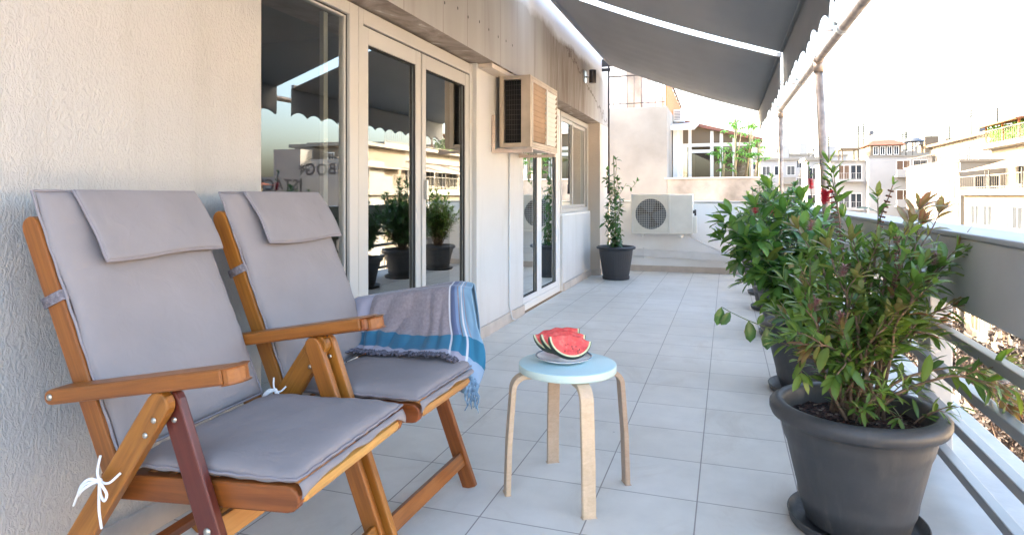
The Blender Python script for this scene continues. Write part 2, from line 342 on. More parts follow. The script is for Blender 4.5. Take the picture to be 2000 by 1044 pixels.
# ---------------------------------------------------------------- mesh helpers
class MB:
    def __init__(s): s.v = []; s.f = []; s.m = []; s.sm = []
    def add(s, vs, fs, mi=0, smooth=False):
        o = len(s.v); s.v += [tuple(x) for x in vs]
        for f in fs: s.f.append(tuple(i+o for i in f)); s.m.append(mi); s.sm.append(smooth)
    def box(s, x0, x1, y0, y1, z0, z1, mi=0):
        s.add([(x0,y0,z0),(x1,y0,z0),(x1,y1,z0),(x0,y1,z0),(x0,y0,z1),(x1,y0,z1),(x1,y1,z1),(x0,y1,z1)],
              [(0,3,2,1),(4,5,6,7),(0,1,5,4),(1,2,6,5),(2,3,7,6),(3,0,4,7)], mi)
    def bar(s, p0, p1, w, h, up=(0, 0, 1), mi=0):
        p0, p1 = Vector(p0), Vector(p1); d = (p1-p0).normalized(); up = Vector(up)
        if abs(d.dot(up)) > .98: up = Vector((1, 0, 0))
        sx = d.cross(up).normalized()*w/2; uz = sx.cross(d).normalized()*h/2
        vs = []
        for p in (p0, p1): vs += [p-sx-uz, p+sx-uz, p+sx+uz, p-sx+uz]
        s.add(vs, [(0,1,2,3),(7,6,5,4),(0,4,5,1),(1,5,6,2),(2,6,7,3),(3,7,4,0)], mi)
    def tube(s, pts, r, seg=10, mi=0, cap=True):
        pts = [Vector(p) for p in pts]; n = len(pts); rr = r if isinstance(r, (list, tuple)) else [r]*n
        o = len(s.v); ref = None; vs = []
        for i, p in enumerate(pts):
            d = (pts[min(i+1, n-1)]-pts[max(i-1, 0)])
            d = d.normalized() if d.length > 1e-9 else Vector((0, 0, 1))
            if ref is None:
                ref = Vector((0, 0, 1)) if abs(d.z) < .9 else Vector((1, 0, 0))
            a = d.cross(ref)
            if a.length < 1e-6: a = d.cross(Vector((.3, .9, .1)))
            a.normalize(); b = a.cross(d).normalized(); ref = b
            for k in range(seg):
                t = 2*math.pi*k/seg; vs.append(p+a*math.cos(t)*rr[i]+b*math.sin(t)*rr[i])
        fs = []
        for i in range(n-1):
            for k in range(seg):
                k2 = (k+1) % seg; fs.append((i*seg+k, i*seg+k2, (i+1)*seg+k2, (i+1)*seg+k))
        s.add(vs, fs, mi, True)
        if cap:
            s.f.append(tuple(o+k for k in range(seg))[::-1]); s.m.append(mi); s.sm.append(False)
            s.f.append(tuple(o+(n-1)*seg+k for k in range(seg))); s.m.append(mi); s.sm.append(False)
    def lathe(s, prof, seg=48, c=(0, 0, 0), mi=0, fn=None):
        vs = []; n = len(prof)
        for i, (r, z) in enumerate(prof):
            for k in range(seg):
                t = 2*math.pi*k/seg; q = r if fn is None else fn(i, r, z, t)
                vs.append((c[0]+q*math.cos(t), c[1]+q*math.sin(t), c[2]+z))
        fs = []
        for i in range(n-1):
            for k in range(seg):
                k2 = (k+1) % seg; fs.append((i*seg+k, i*seg+k2, (i+1)*seg+k2, (i+1)*seg+k))
        s.add(vs, fs, mi, True)
    def grid(s, P, mi=0, smooth=True):
        nu = len(P); nv = len(P[0]); vs = [p for row in P for p in row]
        s.add(vs, [(i*nv+j, (i+1)*nv+j, (i+1)*nv+j+1, i*nv+j+1) for i in range(nu-1) for j in range(nv-1)], mi, smooth)
    def sphere(s, c, r, seg=8, rings=5, sc=(1, 1, 1), mi=0):
        P = []
        for i in range(rings+1):
            a = math.pi*i/rings
            P.append([(c[0]+sc[0]*r*math.sin(a)*math.cos(2*math.pi*k/seg), c[1]+sc[1]*r*math.sin(a)*math.sin(2*math.pi*k/seg), c[2]+sc[2]*r*math.cos(a)) for k in range(seg+1)])
        s.grid(P, mi)
    def build(s, name, mats, parent=None, bevel=0, solid=0, subs=0, loc=None):
        me = bpy.data.meshes.new(name); me.from_pydata(s.v, [], s.f)
        if not isinstance(mats, (list, tuple)): mats = [mats]
        for m in mats: me.materials.append(m)
        me.polygons.foreach_set('material_index', s.m); me.polygons.foreach_set('use_smooth', s.sm); me.update()
        o = bpy.data.objects.new(name, me); col.objects.link(o)
        if parent: o.parent = parent
        if loc: o.location = loc
        if solid:
            md = o.modifiers.new('solid', 'SOLIDIFY'); md.thickness = solid; md.offset = 0
        if bevel:
            md = o.modifiers.new('bevel', 'BEVEL'); md.width = bevel; md.segments = 2; md.limit_method = 'ANGLE'; md.angle_limit = R(40)
        if subs:
            md = o.modifiers.new('subs', 'SUBSURF'); md.levels = subs; md.render_levels = subs
        return o
def tag(o, label=None, cat=None, group=None, kind=None):
    if label: o['label'] = label
    if cat: o['category'] = cat
    if group: o['group'] = group
    if kind: o['kind'] = kind
    return o
def thing(name, label, cat, loc=(0, 0, 0), rz=0, group=None):
    o = bpy.data.objects.new(name, None); col.objects.link(o); o.location = loc; o.rotation_euler = (0, 0, rz); o.empty_display_size = .1
    return tag(o, label, cat, group)
def boxo(name, m, parent, x0, x1, y0, y1, z0, z1, bevel=0):
    b = MB(); b.box(x0, x1, y0, y1, z0, z1); return b.build(name, m, parent, bevel)
CH = {}
def copy_tree(o, parent=None):
    c = o.copy(); col.objects.link(c); c.parent = parent
    for ch in list(o.children): copy_tree(ch, c)
    return c

def plank(name, m, parent, p0, p1, h, t, side=(0, 1, 0), r0=False, r1=False, bevel=.003, ext=0):
    """a board from p0 to p1; h = height in the plane across 'side', t = thickness along 'side'; its local X runs along the grain"""
    p0, p1 = Vector(p0), Vector(p1); d = (p1-p0); L = d.length; d.normalize(); y = Vector(side).normalized(); z = d.cross(y).normalized(); y = z.cross(d)
    prof = []
    K = 7
    if r1: prof += [(L-h/2+math.sin(a)*h/2, math.cos(a)*h/2) for a in [math.pi*k/(2*K)*2 for k in range(K+1)]]
    else: prof += [(L, h/2), (L, -h/2)]
    if r0: prof += [(h/2-math.sin(a)*h/2, -math.cos(a)*h/2) for a in [math.pi*k/K for k in range(K+1)]]
    else: prof += [(0, -h/2), (0, h/2)]
    b = MB(); n = len(prof)
    b.add([(x, -t/2, q) for x, q in prof]+[(x, t/2, q) for x, q in prof],
          [tuple(range(n)), tuple(range(2*n-1, n-1, -1))]+[(i, i+n, (i+1) % n+n, (i+1) % n) for i in range(n)])
    o = b.build(name, m, parent, bevel)
    mw = Matrix((d, y, z)).transposed().to_4x4(); mw.translation = p0
    o.matrix_local = mw
    return o

# ---------------------------------------------------------------- floor and ledge (setting)
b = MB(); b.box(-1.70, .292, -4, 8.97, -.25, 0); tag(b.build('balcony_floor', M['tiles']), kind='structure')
b = MB(); b.box(.292, 1.10, -4, 8.97, -.25, .003)
tag(b.build('balcony_edge', M['ledge'], bevel=.006), kind='structure')

# ---------------------------------------------------------------- the apartment
apt = thing('apartment', 'cream apartment front with tall sliding windows under a stained concrete beam', 'building', (-1.7, 0, 0))
apt.location = (0, 0, 0)
WX = -1.70
b = MB(); b.box(WX-.22, WX, -4, 2.01, 0, 1.998); b.build('plaster_wall', M['plaster'], apt, .004)
b = MB(); b.box(WX-.22, WX-.004, 4.245, 5.345, 0, 1.998); b.build('pilaster_wall', M['plaster_fine'], apt, .004)
b = MB(); b.box(WX-.20, WX-.006, 6.775, 8.27, 0, .825); b.build('parapet_panel', M['plaster_fine'], apt, .004)
b = MB(); b.box(WX-.22, WX-.01, 6.765, 8.272, .825, .848); b.build('window_sill', M['frame_white'], apt, .003)
b = MB(); b.box(-2.2, -1.58, 8.274, 8.968, 0, 1.998); b.build('end_pier', M['pier'], apt, .004)
# concrete beam with its soffit
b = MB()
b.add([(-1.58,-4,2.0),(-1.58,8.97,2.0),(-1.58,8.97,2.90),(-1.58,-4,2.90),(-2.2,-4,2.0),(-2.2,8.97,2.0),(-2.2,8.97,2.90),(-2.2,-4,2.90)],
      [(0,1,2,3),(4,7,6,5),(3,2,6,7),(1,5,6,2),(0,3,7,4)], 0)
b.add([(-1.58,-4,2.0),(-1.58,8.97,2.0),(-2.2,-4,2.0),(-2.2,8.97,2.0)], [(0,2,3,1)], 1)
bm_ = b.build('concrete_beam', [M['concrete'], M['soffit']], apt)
b = MB()
for k in range(13):
    y = 2.55+k*.178+rnd.uniform(-.02, .02); z = 2.17+rnd.uniform(-.012, .012)+.004*k
    b = MB()
    vs = [(-1.578, y+.008*math.cos(a), z+.011*math.sin(a)) for a in [k2*math.pi/4 for k2 in range(8)]]
    b.add(vs, [tuple(range(8))]); b.build('tie_hole', M['gasket'], bm_)
# roof slab and the body of the flat behind
b = MB(); b.box(-12, -2.2, -4, 8.97, 2.62, 3.30); b.build('roof', M['house_side'], apt)
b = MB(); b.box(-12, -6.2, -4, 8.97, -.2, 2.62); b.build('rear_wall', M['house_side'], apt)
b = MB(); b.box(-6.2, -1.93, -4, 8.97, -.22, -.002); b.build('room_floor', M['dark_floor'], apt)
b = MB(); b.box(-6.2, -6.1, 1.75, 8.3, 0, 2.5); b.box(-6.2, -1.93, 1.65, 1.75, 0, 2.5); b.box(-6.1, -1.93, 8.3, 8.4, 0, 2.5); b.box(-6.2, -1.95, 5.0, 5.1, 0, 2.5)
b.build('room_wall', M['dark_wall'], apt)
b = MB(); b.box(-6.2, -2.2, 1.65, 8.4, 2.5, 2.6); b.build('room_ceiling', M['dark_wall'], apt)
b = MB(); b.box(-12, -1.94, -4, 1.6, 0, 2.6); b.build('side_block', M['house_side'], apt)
# skirting
def skirt(y0, y1, x=WX):
    b = MB(); b.box(x-.003, x+.012, y0, y1, 0, .085); b.build('skirting', M['skirting'], apt, .002)
skirt(-4, 2.0); skirt(4.25, 5.34); skirt(6.78, 8.26)
b = MB(); b.box(-1.69, -1.583, 8.26, 8.273, 0, .085); b.build('skirting', M['skirting'], apt, .002)
b = MB(); b.box(-1.579, -1.566, 8.274, 8.95, 0, .085); b.build('skirting', M['skirting'], apt, .002)
# small slab of plaster left in the corner between beam and pilaster
b = MB(); b.box(WX-.004, -1.595, 4.27, 4.86, 1.962, 1.997); b.build('plaster_fillet', M['pier'], apt, .004)

FX = -1.735   # outer face of the frames
def pane(parent, y0, y1, z0, z1, x):
    b = MB(); b.add([(x, y0, z0), (x, y1, z0), (x, y1, z1), (x, y0, z1)], [(0, 1, 2, 3)])
    return b.build('pane', M['glass'], parent)
def frame_mesh(name, m, parent, y0, y1, z0, z1, wl, wr, wb, wt, x0, x1, bevel=.004):
    b = MB(); b.box(x0, x1, y0, y0+wl, z0, z1); b.box(x0, x1, y1-wr, y1, z0, z1)
    b.box(x0, x1-.001, y0+wl, y1-wr, z0, z0+wb); b.box(x0, x1-.001, y0+wl, y1-wr, z1-wt, z1)
    return b.build(name, m, parent, bevel)
def gasket(parent, y0, y1, z0, z1, x, t=.006):
    b = MB(); b.box(x-.01, x, y0, y0+t, z0, z1); b.box(x-.01, x, y1-t, y1, z0, z1); b.box(x-.01, x, y0, y1, z0, z0+t); b.box(x-.01, x, y0, y1, z1-t, z1)
    b.build('gasket', M['gasket'], parent)
def sash(parent, name, m, y0, y1, z0, z1, w, wb, wt, x0, x1, gx):
    s_ = frame_mesh(name, m, parent, y0, y1, z0, z1, w, w, wb, wt, x0, x1)
    return s_
# big fixed + sliding window
win1 = frame_mesh('sliding_window', M['frame'], apt, 1.95, 2.745, 0, 1.985, .05, .075, .06, .06, -1.80, FX)
frame_mesh('sash', M['frame'], win1, 2.0, 2.668, .062, 1.922, .045, .012, .06, .012, -1.79, -1.755)
pane(win1, 2.0, 2.67, .06, 1.925, -1.768); gasket(win1, 2.0, 2.67, .06, 1.924, -1.752)
b = MB(); b.box(-1.86, -1.835, 2.60, 2.635, .05, 1.93); b.build('inner_stile', M['frame'], win1, .003)
# double door
door1 = frame_mesh('balcony_door', M['frame'], apt, 2.748, 4.24, 0, 1.985, .045, .05, .05, .075, -1.80, FX)
for (a, c) in ((2.797, 3.438), (3.456, 4.186)):
    sh = frame_mesh('door_leaf', M['frame'], door1, a, c, .055, 1.902, .052, .062, .10, .085, -1.79, FX-.006)
    pane(sh if False else door1, a+.052, c-.062, .15, 1.82, -1.765)
    gasket(door1, a+.052, c-.062, .154, 1.818, -1.748)
b = MB(); b.box(-1.80, -1.752, 3.438, 3.456, .055, 1.90); b.box(-1.80, -1.752, 2.797, 4.186, 1.902, 1.910); b.build('gap_seal', M['gasket'], door1)
b = MB(); b.box(FX-.004, FX+.02, 3.475, 3.492, 1.02, 1.14); b.build('door_handle', M['bright_metal'], door1, .003)
# second door
door2 = frame_mesh('balcony_door', M['frame_white'], apt, 5.35, 6.77, 0, 1.985, .05, .06, .07, .075, -1.80, FX)
for (a, c) in ((5.402, 5.99), (6.0, 6.708)):
    frame_mesh('door_leaf', M['frame_white'], door2, a, c, .072, 1.90, .06, .08, .05, .06, -1.79, FX-.006)
    pane(door2, a+.06, c-.08, .12, 1.842, -1.765); gasket(door2, a+.06, c-.08, .122, 1.84, -1.748)
# far window
win3 = frame_mesh('sliding_window', M['frame'], apt, 6.80, 8.27, .85, 1.985, .06, .06, .05, .06, -1.80, FX)
for (a, c) in ((6.862, 7.44), (7.40, 8.208)):
    dx = 0 if a < 7 else -.02
    frame_mesh('sash', M['frame'], win3, a, c, .902, 1.923, .035, .035, .035, .04, -1.775+dx, FX-.01+dx)
    pane(win3, a+.035, c-.035, .937, 1.883, -1.762+dx)
# wall conduit
cd = MB(); cd.tube([(-1.695, 4.94, 1.47), (-1.695, 4.94, .14), (-1.68, 4.97, .03), (-1.66, 5.02, .012)], .007, 8)
tag(cd.build('conduit', M['pvc']), 'thin white pipe running down the pilaster below the old air conditioner', 'pipe')

# ---------------------------------------------------------------- old air conditioner on the facade
ac = thing('air_conditioner', 'old tan outdoor air conditioner with louvred front bracketed under the concrete beam', 'air conditioner')
x0, x1, y0, y1, z0, z1 = -1.66, -1.41, 4.60, 5.41, 1.415, 1.962
b = MB()
b.box(x0, x1, y0+.02, y1, z0, z0+.02); b.box(x0, x1, y0+.02, y1, z1-.02, z1); b.box(x0, x0+.02, y0+.02, y1, z0+.02, z1-.02); b.box(x0+.02, x1, y1-.02, y1, z0+.02, z1-.02)
b.box(x1-.02, x1, y0+.02, y0+.05, z0+.02, z1-.02); b.box(x1-.02, x1, y0+.05, y1-.02, z0+.02, z0+.045); b.box(x1-.02, x1, y0+.05, y1-.02, z1-.045, z1-.02)
b.build('casing', M['ac_cream'], ac, .004)
b = MB()
b.box(x0, x0+.033, y0, y0+.02, z0, z1); b.box(x1-.075, x1, y0, y0+.02, z0, z1); b.box(x0+.033, x1-.075, y0, y0+.02, z0, z0+.032); b.box(x0+.033, x1-.075, y0, y0+.02, z1-.03, z1)
b.build('side_frame', M['ac_cream'], ac, .003)
b = MB(); b.box(x0+.03, x1-.03, y0+.05, y0+.07, z0+.03, z1-.03); b.build('coil', M['black'], ac)
b = MB()
for k in range(12): b.tube([(x0+.033, y0+.03, z0+.06+k*.038), (x1-.075, y0+.03, z0+.06+k*.038)], .0016, 5)
for k in range(6): b.tube([(x0+.05+k*.02, y0+.032, z0+.03), (x0+.05+k*.02, y0+.032, z1-.03)], .0014, 5)
b.build('coil_guard', M['dark_pole'], ac)
def louvre(yA, yB, m):
    b = MB(); n_ = 11; h = (z1-z0-.10)/n_
    for k in range(n_):
        zz = z0+.05+k*h
        b.add([(x1-.016, yA, zz+.003), (x1-.016, yB, zz+.003), (x1-.002, yB, zz+h-.006), (x1-.002, yA, zz+h-.006), (x1+.003, yA, zz+h-.001), (x1+.003, yB, zz+h-.001)],
              [(0, 1, 2, 3), (3, 2, 5, 4)])
    b.build('louvre_panel', m, ac)
louvre(y0+.055, y0+.45, M['ac_tan']); louvre(y0+.475, y1-.025, M['ac_white'])
b = MB(); b.box(x1-.012, x1+.006, y0+.45, y0+.475, z0+.045, z1-.045); b.build('front_stile', M['ac_white'], ac, .002); b = MB(); b.box(x1-.012, x1+.006, y0+.05, y0+.057, z0+.045, z1-.045); b.build('front_stile', M['ac_white'], ac, .002)
b = MB()
for yy in (y0-.06, y1-.2):
    b.box(-1.70, -1.68, yy, yy+.025, 1.37, 1.66); b.box(-1.68, -1.38, yy, yy+.025, 1.37, 1.395)
b.box(-1.42, -1.38, y0-.06, y1-.16, 1.395, 1.405); b.box(-1.66, -1.63, y0-.06, y1-.16, 1.395, 1.405)
b.build('wall_bracket', M['bracket_pale'], ac, .002)

# wall lamp on the beam
lp = thing('wall_lamp', 'small cylindrical metal wall lamp on the concrete beam', 'wall lamp', (-1.58, 7.3, 2.43))
b = MB(); b.box(0, .018, -.05, .05, -.07, .07); b.build('backplate', M['bright_metal'], lp, .003)
b = MB(); b.tube([(.018, 0, 0), (.06, 0, 0)], .012, 10); b.build('stem', M['bright_metal'], lp)
b = MB(); b.tube([(.10, 0, -.075), (.10, 0, .075)], .042, 20); b.build('lamp_shade', M['dark_pole'], lp, .003)

# ---------------------------------------------------------------- end wall
ew = thing('end_wall', 'low pale blue-grey wall closing the far end of the terrace', 'wall', (0, 0, 0))
b = MB(); b.box(-1.58, 1.10, 8.972, 9.12, 0, .95); b.build('wall', M['blue_grey_wall'], ew, .004)
b = MB(); b.box(-1.578, .80, 8.955, 9.13, .951, .972); b.build('coping', M['coping'], ew, .004)
b = MB(); b.box(-1.56, .69, 8.958, 8.971, 0, .08); b.build('skirting', M['skirting'], ew, .002)
tr = thing('cable_trunking', 'flat white trunking sloping gently along the low end wall', 'trunking')
b = MB(); P0, P1 = (-1.35, 8.945, .265), (.6, 8.945, .20)
b.bar(P0, P1, .05, .10); b.build('cover', M['pvc'], tr, .004)
b = MB(); b.box(-1.10, -1.085, 8.912, 8.944, .18, .33); b.build('joint_clip', M['pvc'], tr, .002)
b = MB(); b.tube([(-.52, 8.90, .53), (-.30, 8.92, .40), (-.05, 8.93, .30), (.12, 8.94, .27)], .012, 8)
tag(b.build('drain_hose', M['pvc']), 'white hose running from the far condenser down to the trunking', 'hose')

# far condenser
a2 = thing('air_conditioner', 'ivory outdoor condenser with a round fan grille hung on the low end wall', 'air conditioner', (-1.239, 8.70, .53))
W_, H_, D_ = .81, .535, .25
b = MB(); b.box(0, W_, .018, D_, 0, H_); b.build('casing', M['ac_grey'], a2, .008)
fan_c = (.265, .27); FR = .205
b = MB(); seg = 40; ys = .0
# front plate with a round opening
ring = [(fan_c[0]+FR*math.cos(2*math.pi*k/seg), ys, fan_c[1]+FR*math.sin(2*math.pi*k/seg)) for k in range(seg)]
sq = []
for k in range(seg):
    c_, s_ = math.cos(2*math.pi*k/seg), math.sin(2*math.pi*k/seg); q = 1/max(abs(c_), abs(s_)); sq.append((fan_c[0]+.235*c_*q, ys, fan_c[1]+.245*s_*q))
b.add(ring+sq, [(k, (k+1) % seg, (k+1) % seg+seg, k+seg) for k in range(seg)])
b.build('fan_surround', M['ac_grey'], a2)
b = MB(); b.box(0, .028, -.002, .018, 0, H_); b.box(.502, .52, -.002, .018, 0, H_); b.box(.028, .502, -.002, .018, 0, .024); b.box(.028, .502, -.002, .018, .516, H_)
b.box(.52, W_, .004, .018, .012, H_-.012); b.build('front_panel', M['ac_grey'], a2, .004)
b = MB(); b.add([(fan_c[0]+FR*math.cos(2*math.pi*k/seg), .0165, fan_c[1]+FR*math.sin(2*math.pi*k/seg)) for k in range(seg)], [tuple(range(seg))]); b.build('fan_recess', M['fan'], a2)
b = MB()
for k in range(3):
    a = k*2*math.pi/3+.4; pts = []
    for i in range(5):
        r_ = .03+.15*i/4
        pts.append([(fan_c[0]+r_*math.cos(a+t), .012-.004*t*2, fan_c[1]+r_*math.sin(a+t)) for t in (0, .3, .6+.2*i/4)])
    b.grid(pts)
b.sphere((fan_c[0], .01, fan_c[1]), .03, 12, 6, (1, .3, 1)); b.build('fan_blade_set', M['dark_pole'], a2)
b = MB()
for k in range(17):
    xx = .035+k*.029; b.tube([(xx, -.004, .03), (xx, -.004, .51)], .0016, 5, cap=False)
for k in range(17):
    zz = .032+k*.0295; b.tube([(.03, -.006, zz), (.5, -.006, zz)], .0016, 5, cap=False)
b.build('fan_guard', M['ac_grey'], a2)
b = MB(); b.box(W_, W_+.05, .05, .20, .02, .24); b.build('valve_cover', M['ac_grey'], a2, .006)
b = MB(); b.tube([(W_, .1, .30), (W_+.03, .09, .30)], .02, 8); b.tube([(W_+.03, .09, .33), (W_+.03, .09, .25)], .012, 8); b.build('valve', M['dark_pole'], a2)
b = MB()
for xx in (.13, .64): b.box(xx, xx+.04, .02, .26, -.028, -.001); b.tube([(xx+.02, .03, -.045), (xx+.02, .03, -.02)], .02, 10)
b.build('mount', M['white_paint'], a2, .003)

# dark slim pole at the end of the roller
pl = thing('crank_pole', 'slim dark pole standing at the far corner of the facade below the roller', 'pole', (-1.49, 8.42, 0))
b = MB(); b.tube([(0, 0, 1.09), (0, 0, 2.76)], .012, 10); b.build('rod', M['dark_pole'], pl)
b = MB(); b.tube([(0, 0, 1.07), (0, 0, 1.20)], .022, 10); b.build('hand_grip', M['dark_pole'], pl)
b = MB(); b.box(-.09, .02, -.02, .02, 2.70, 2.74); b.build('wall_fixing', M['dark_pole'], pl, .003)

# ---------------------------------------------------------------- parapet and railings
pp = thing('parapet', 'grey painted parapet beam with four grey rails beneath along the balcony edge', 'parapet')
b = MB(); b.box(.70, .885, -4, 8.97, .68, .908); b.build('beam', M['grey_paint'], pp, .006)
b = MB(); b.box(.695, .892, -4, 8.96, .909, .927); b.build('coping', M['coping'], pp, .005)
for z in (.57, .422, .274, .132):
    b = MB(); b.box(.728, .768, -4, 8.97, z-.034, z); b.build('rail', M['rail_paint'], pp, .004)
for y in (-1.4, 3.02, 6.2, 8.75):
    b = MB(); b.box(.79, .87, y, y+.18, .003, .679); b.build('support_post', M['grey_paint'], pp, .005)

# ---------------------------------------------------------------- awnings
def scallop(y):
    p = .25
    t = ((y) % p)/p
    return -.042*math.sin(math.pi*t)**.8
def make_awning(label, ya, yb, zf0, zf1):
    t = thing('awning', label, 'awning')
    n = max(8, int((yb-ya)/.05)); P = []
    xr, xf = -1.455, .37
    m = 22
    for i in range(m+1):
        s = i/m; row = []
        for j in range(n+1):
            y = ya+(yb-ya)*j/n; zf = zf0+(zf1-zf0)*j/n; zr = 2.765
            x = xr+(xf-xr)*s; z = zr+(zf-zr)*s-.025*math.sin(math.pi*s)+.004*math.sin(j*.9)*s*(1-s)*4
            e = min(j, n-j)*(yb-ya)/n
            z += -.012*math.exp(-e/.12)*math.sin(math.pi*s)
            row.append((x, y, z))
        P.append(row)
    b = MB(); b.grid(P); b.build('canvas', M['awning'], t, 0, .002)
    # valance hanging from the front bar
    n2 = int((yb-ya)/.0125); P = []
    for k in range(9):
        q = k/8; row = []
        for j in range(n2+1):
            y = ya+(yb-ya)*j/n2; zf = zf0+(zf1-zf0)*j/n2
            drop = .262+scallop(y-ya)
            fl = .007*math.sin(y*7.3+1.3*math.sin(y*2.1))*q+.002*math.sin(y*23)*q
            row.append((.3705+fl+.004*q, y, zf+.0-drop*q))
        P.append(row)
    b = MB(); b.grid(P); b.build('valance', M['awning'], t, 0, .0025)
    b = MB(); b.bar((.362, ya+.01, zf0+.022), (.362, yb-.01, zf1+.022), .035, .035); b.build('front_bar', M['awning'], t, .006)
    b = MB(); b.tube([(-1.46, ya-.02, 2.80), (-1.46, yb+.02, 2.80)], .036, 20); b.build('roller_tube', M['awning'], t)
    b = MB()
    for yy in (ya-.02, yb+.02): b.box(-1.58, -1.43, yy-.008, yy+.008, 2.76, 2.86)
    b.build('roller_bracket', M['dark_pole'], t, .003)
    return t
make_awning('near grey canvas awning with scalloped valance stretched over the armchairs', .55, 4.82, 1.96, 2.045)
make_awning('far grey canvas awning with scalloped valance over the end of the terrace', 5.02, 8.39, 2.055, 2.085)

af = thing('pipe_support', 'weathered pipe rail on leaning posts holding up the awning fronts', 'pipe support')
b = MB(); b.tube([(.60, -2.5, 1.81), (.60, 1.0, 1.885), (.60, 3.27, 1.942), (.60, 4.86, 1.985), (.60, 8.1, 2.055)], .026, 14); b.build('top_pipe', M['steel_pipe'], af)
for (a, c) in (((.60, 4.86, 1.985), (.672, 4.66, .003)), ((.60, 8.1, 2.055), (.605, 8.08, .003)), ((.60, .2, 1.865), (.66, .1, .003))):
    b = MB(); b.tube([a, c], .026, 14); b.build('post', M['steel_pipe'], af)
    b = MB(); d = (Vector(c)-Vector(a)).normalized(); b.tube([Vector(a)+Vector((0, -.06, 0)), Vector(a)+Vector((0, .06, 0))], .033, 14); b.tube([Vector(a), Vector(a)+d*.09], .032, 14)
    b.build('pipe_joint', M['steel_pipe'], af)
for y, z in ((1.3, 1.90), (3.85, 1.958), (5.9, 2.01), (8.0, 2.055)):
    b = MB(); b.bar((.40, y-.05, z-.0), (.585, y+.02, z+.03), .02, .022); b.bar((.42, y-.05, z-.022), (.55, y, z-.012), .012, .016)
    b.tube([(.575, y-.015, z+.036), (.575, y+.035, z+.036)], .016, 10); b.tube([(.60, y-.03, z), (.60, y+.03, z)], .034, 14)
    b.build('clamp', M['bright_metal'], af)

# ---------------------------------------------------------------- folding armchairs
def grid_cushion(L, Wd, T, nu=30, nv=22, seed=0, puff=1.0):
    """flat padded cushion; local X length, Y width, Z thickness; returns MB with body and piping"""
    def zt(s, t):
        a = (1-abs(2*s-1)**5); c = (1-abs(2*t-1)**5)
        return T/2*max(0, a*c)**.36
    b = MB()
    for sgn in (1, -1):
        P = []
        for i in range(nu+1):
            s = .5-.5*math.cos(math.pi*i/nu); row = []
            for j in range(nv+1):
                t = .5-.5*math.cos(math.pi*j/nv)
                x, y = s*L, (t-.5)*Wd
                z = sgn*zt(s, t)
                edge = (1-abs(2*s-1)**8)*(1-abs(2*t-1)**8)
                z += (.006*noise.noise(Vector((x*6+seed, y*6, sgn)))+.0028*abs(noise.noise(Vector((x*15+y*9+seed, y*13-x*4, 5))))**.6)*edge
                # puckers along the seam
                e = min(s*L, (1-s)*L, t*Wd, (1-t)*Wd)
                z += .0028*math.sin((x+y)*95+seed)*math.exp(-e/.018)*min(1, e/.006)*sgn
                wob = .004*math.sin(x*22+seed)*(1 if t < .5 else -1)*abs(2*t-1)**6
                row.append((x, y+wob, z))
            P.append(row if sgn > 0 else row[::-1])
        b.grid(P)
    return b
def cord(b, L, Wd, r=.0032, off=.0035, seed=0):
    pts = []
    n = 40
    def rr(a, c):
        for k in range(n): pts.append((a[0]+(c[0]-a[0])*k/n, a[1]+(c[1]-a[1])*k/n, .0012*math.sin(k*1.3+seed)))
    A, B, C_, D = (-off, -Wd/2-off), (L+off, -Wd/2-off), (L+off, Wd/2+off), (-off, Wd/2+off)
    rr(A, B); rr(B, C_); rr(C_, D); rr(D, A); pts.append(pts[0]); b.tube(pts, r, 6)

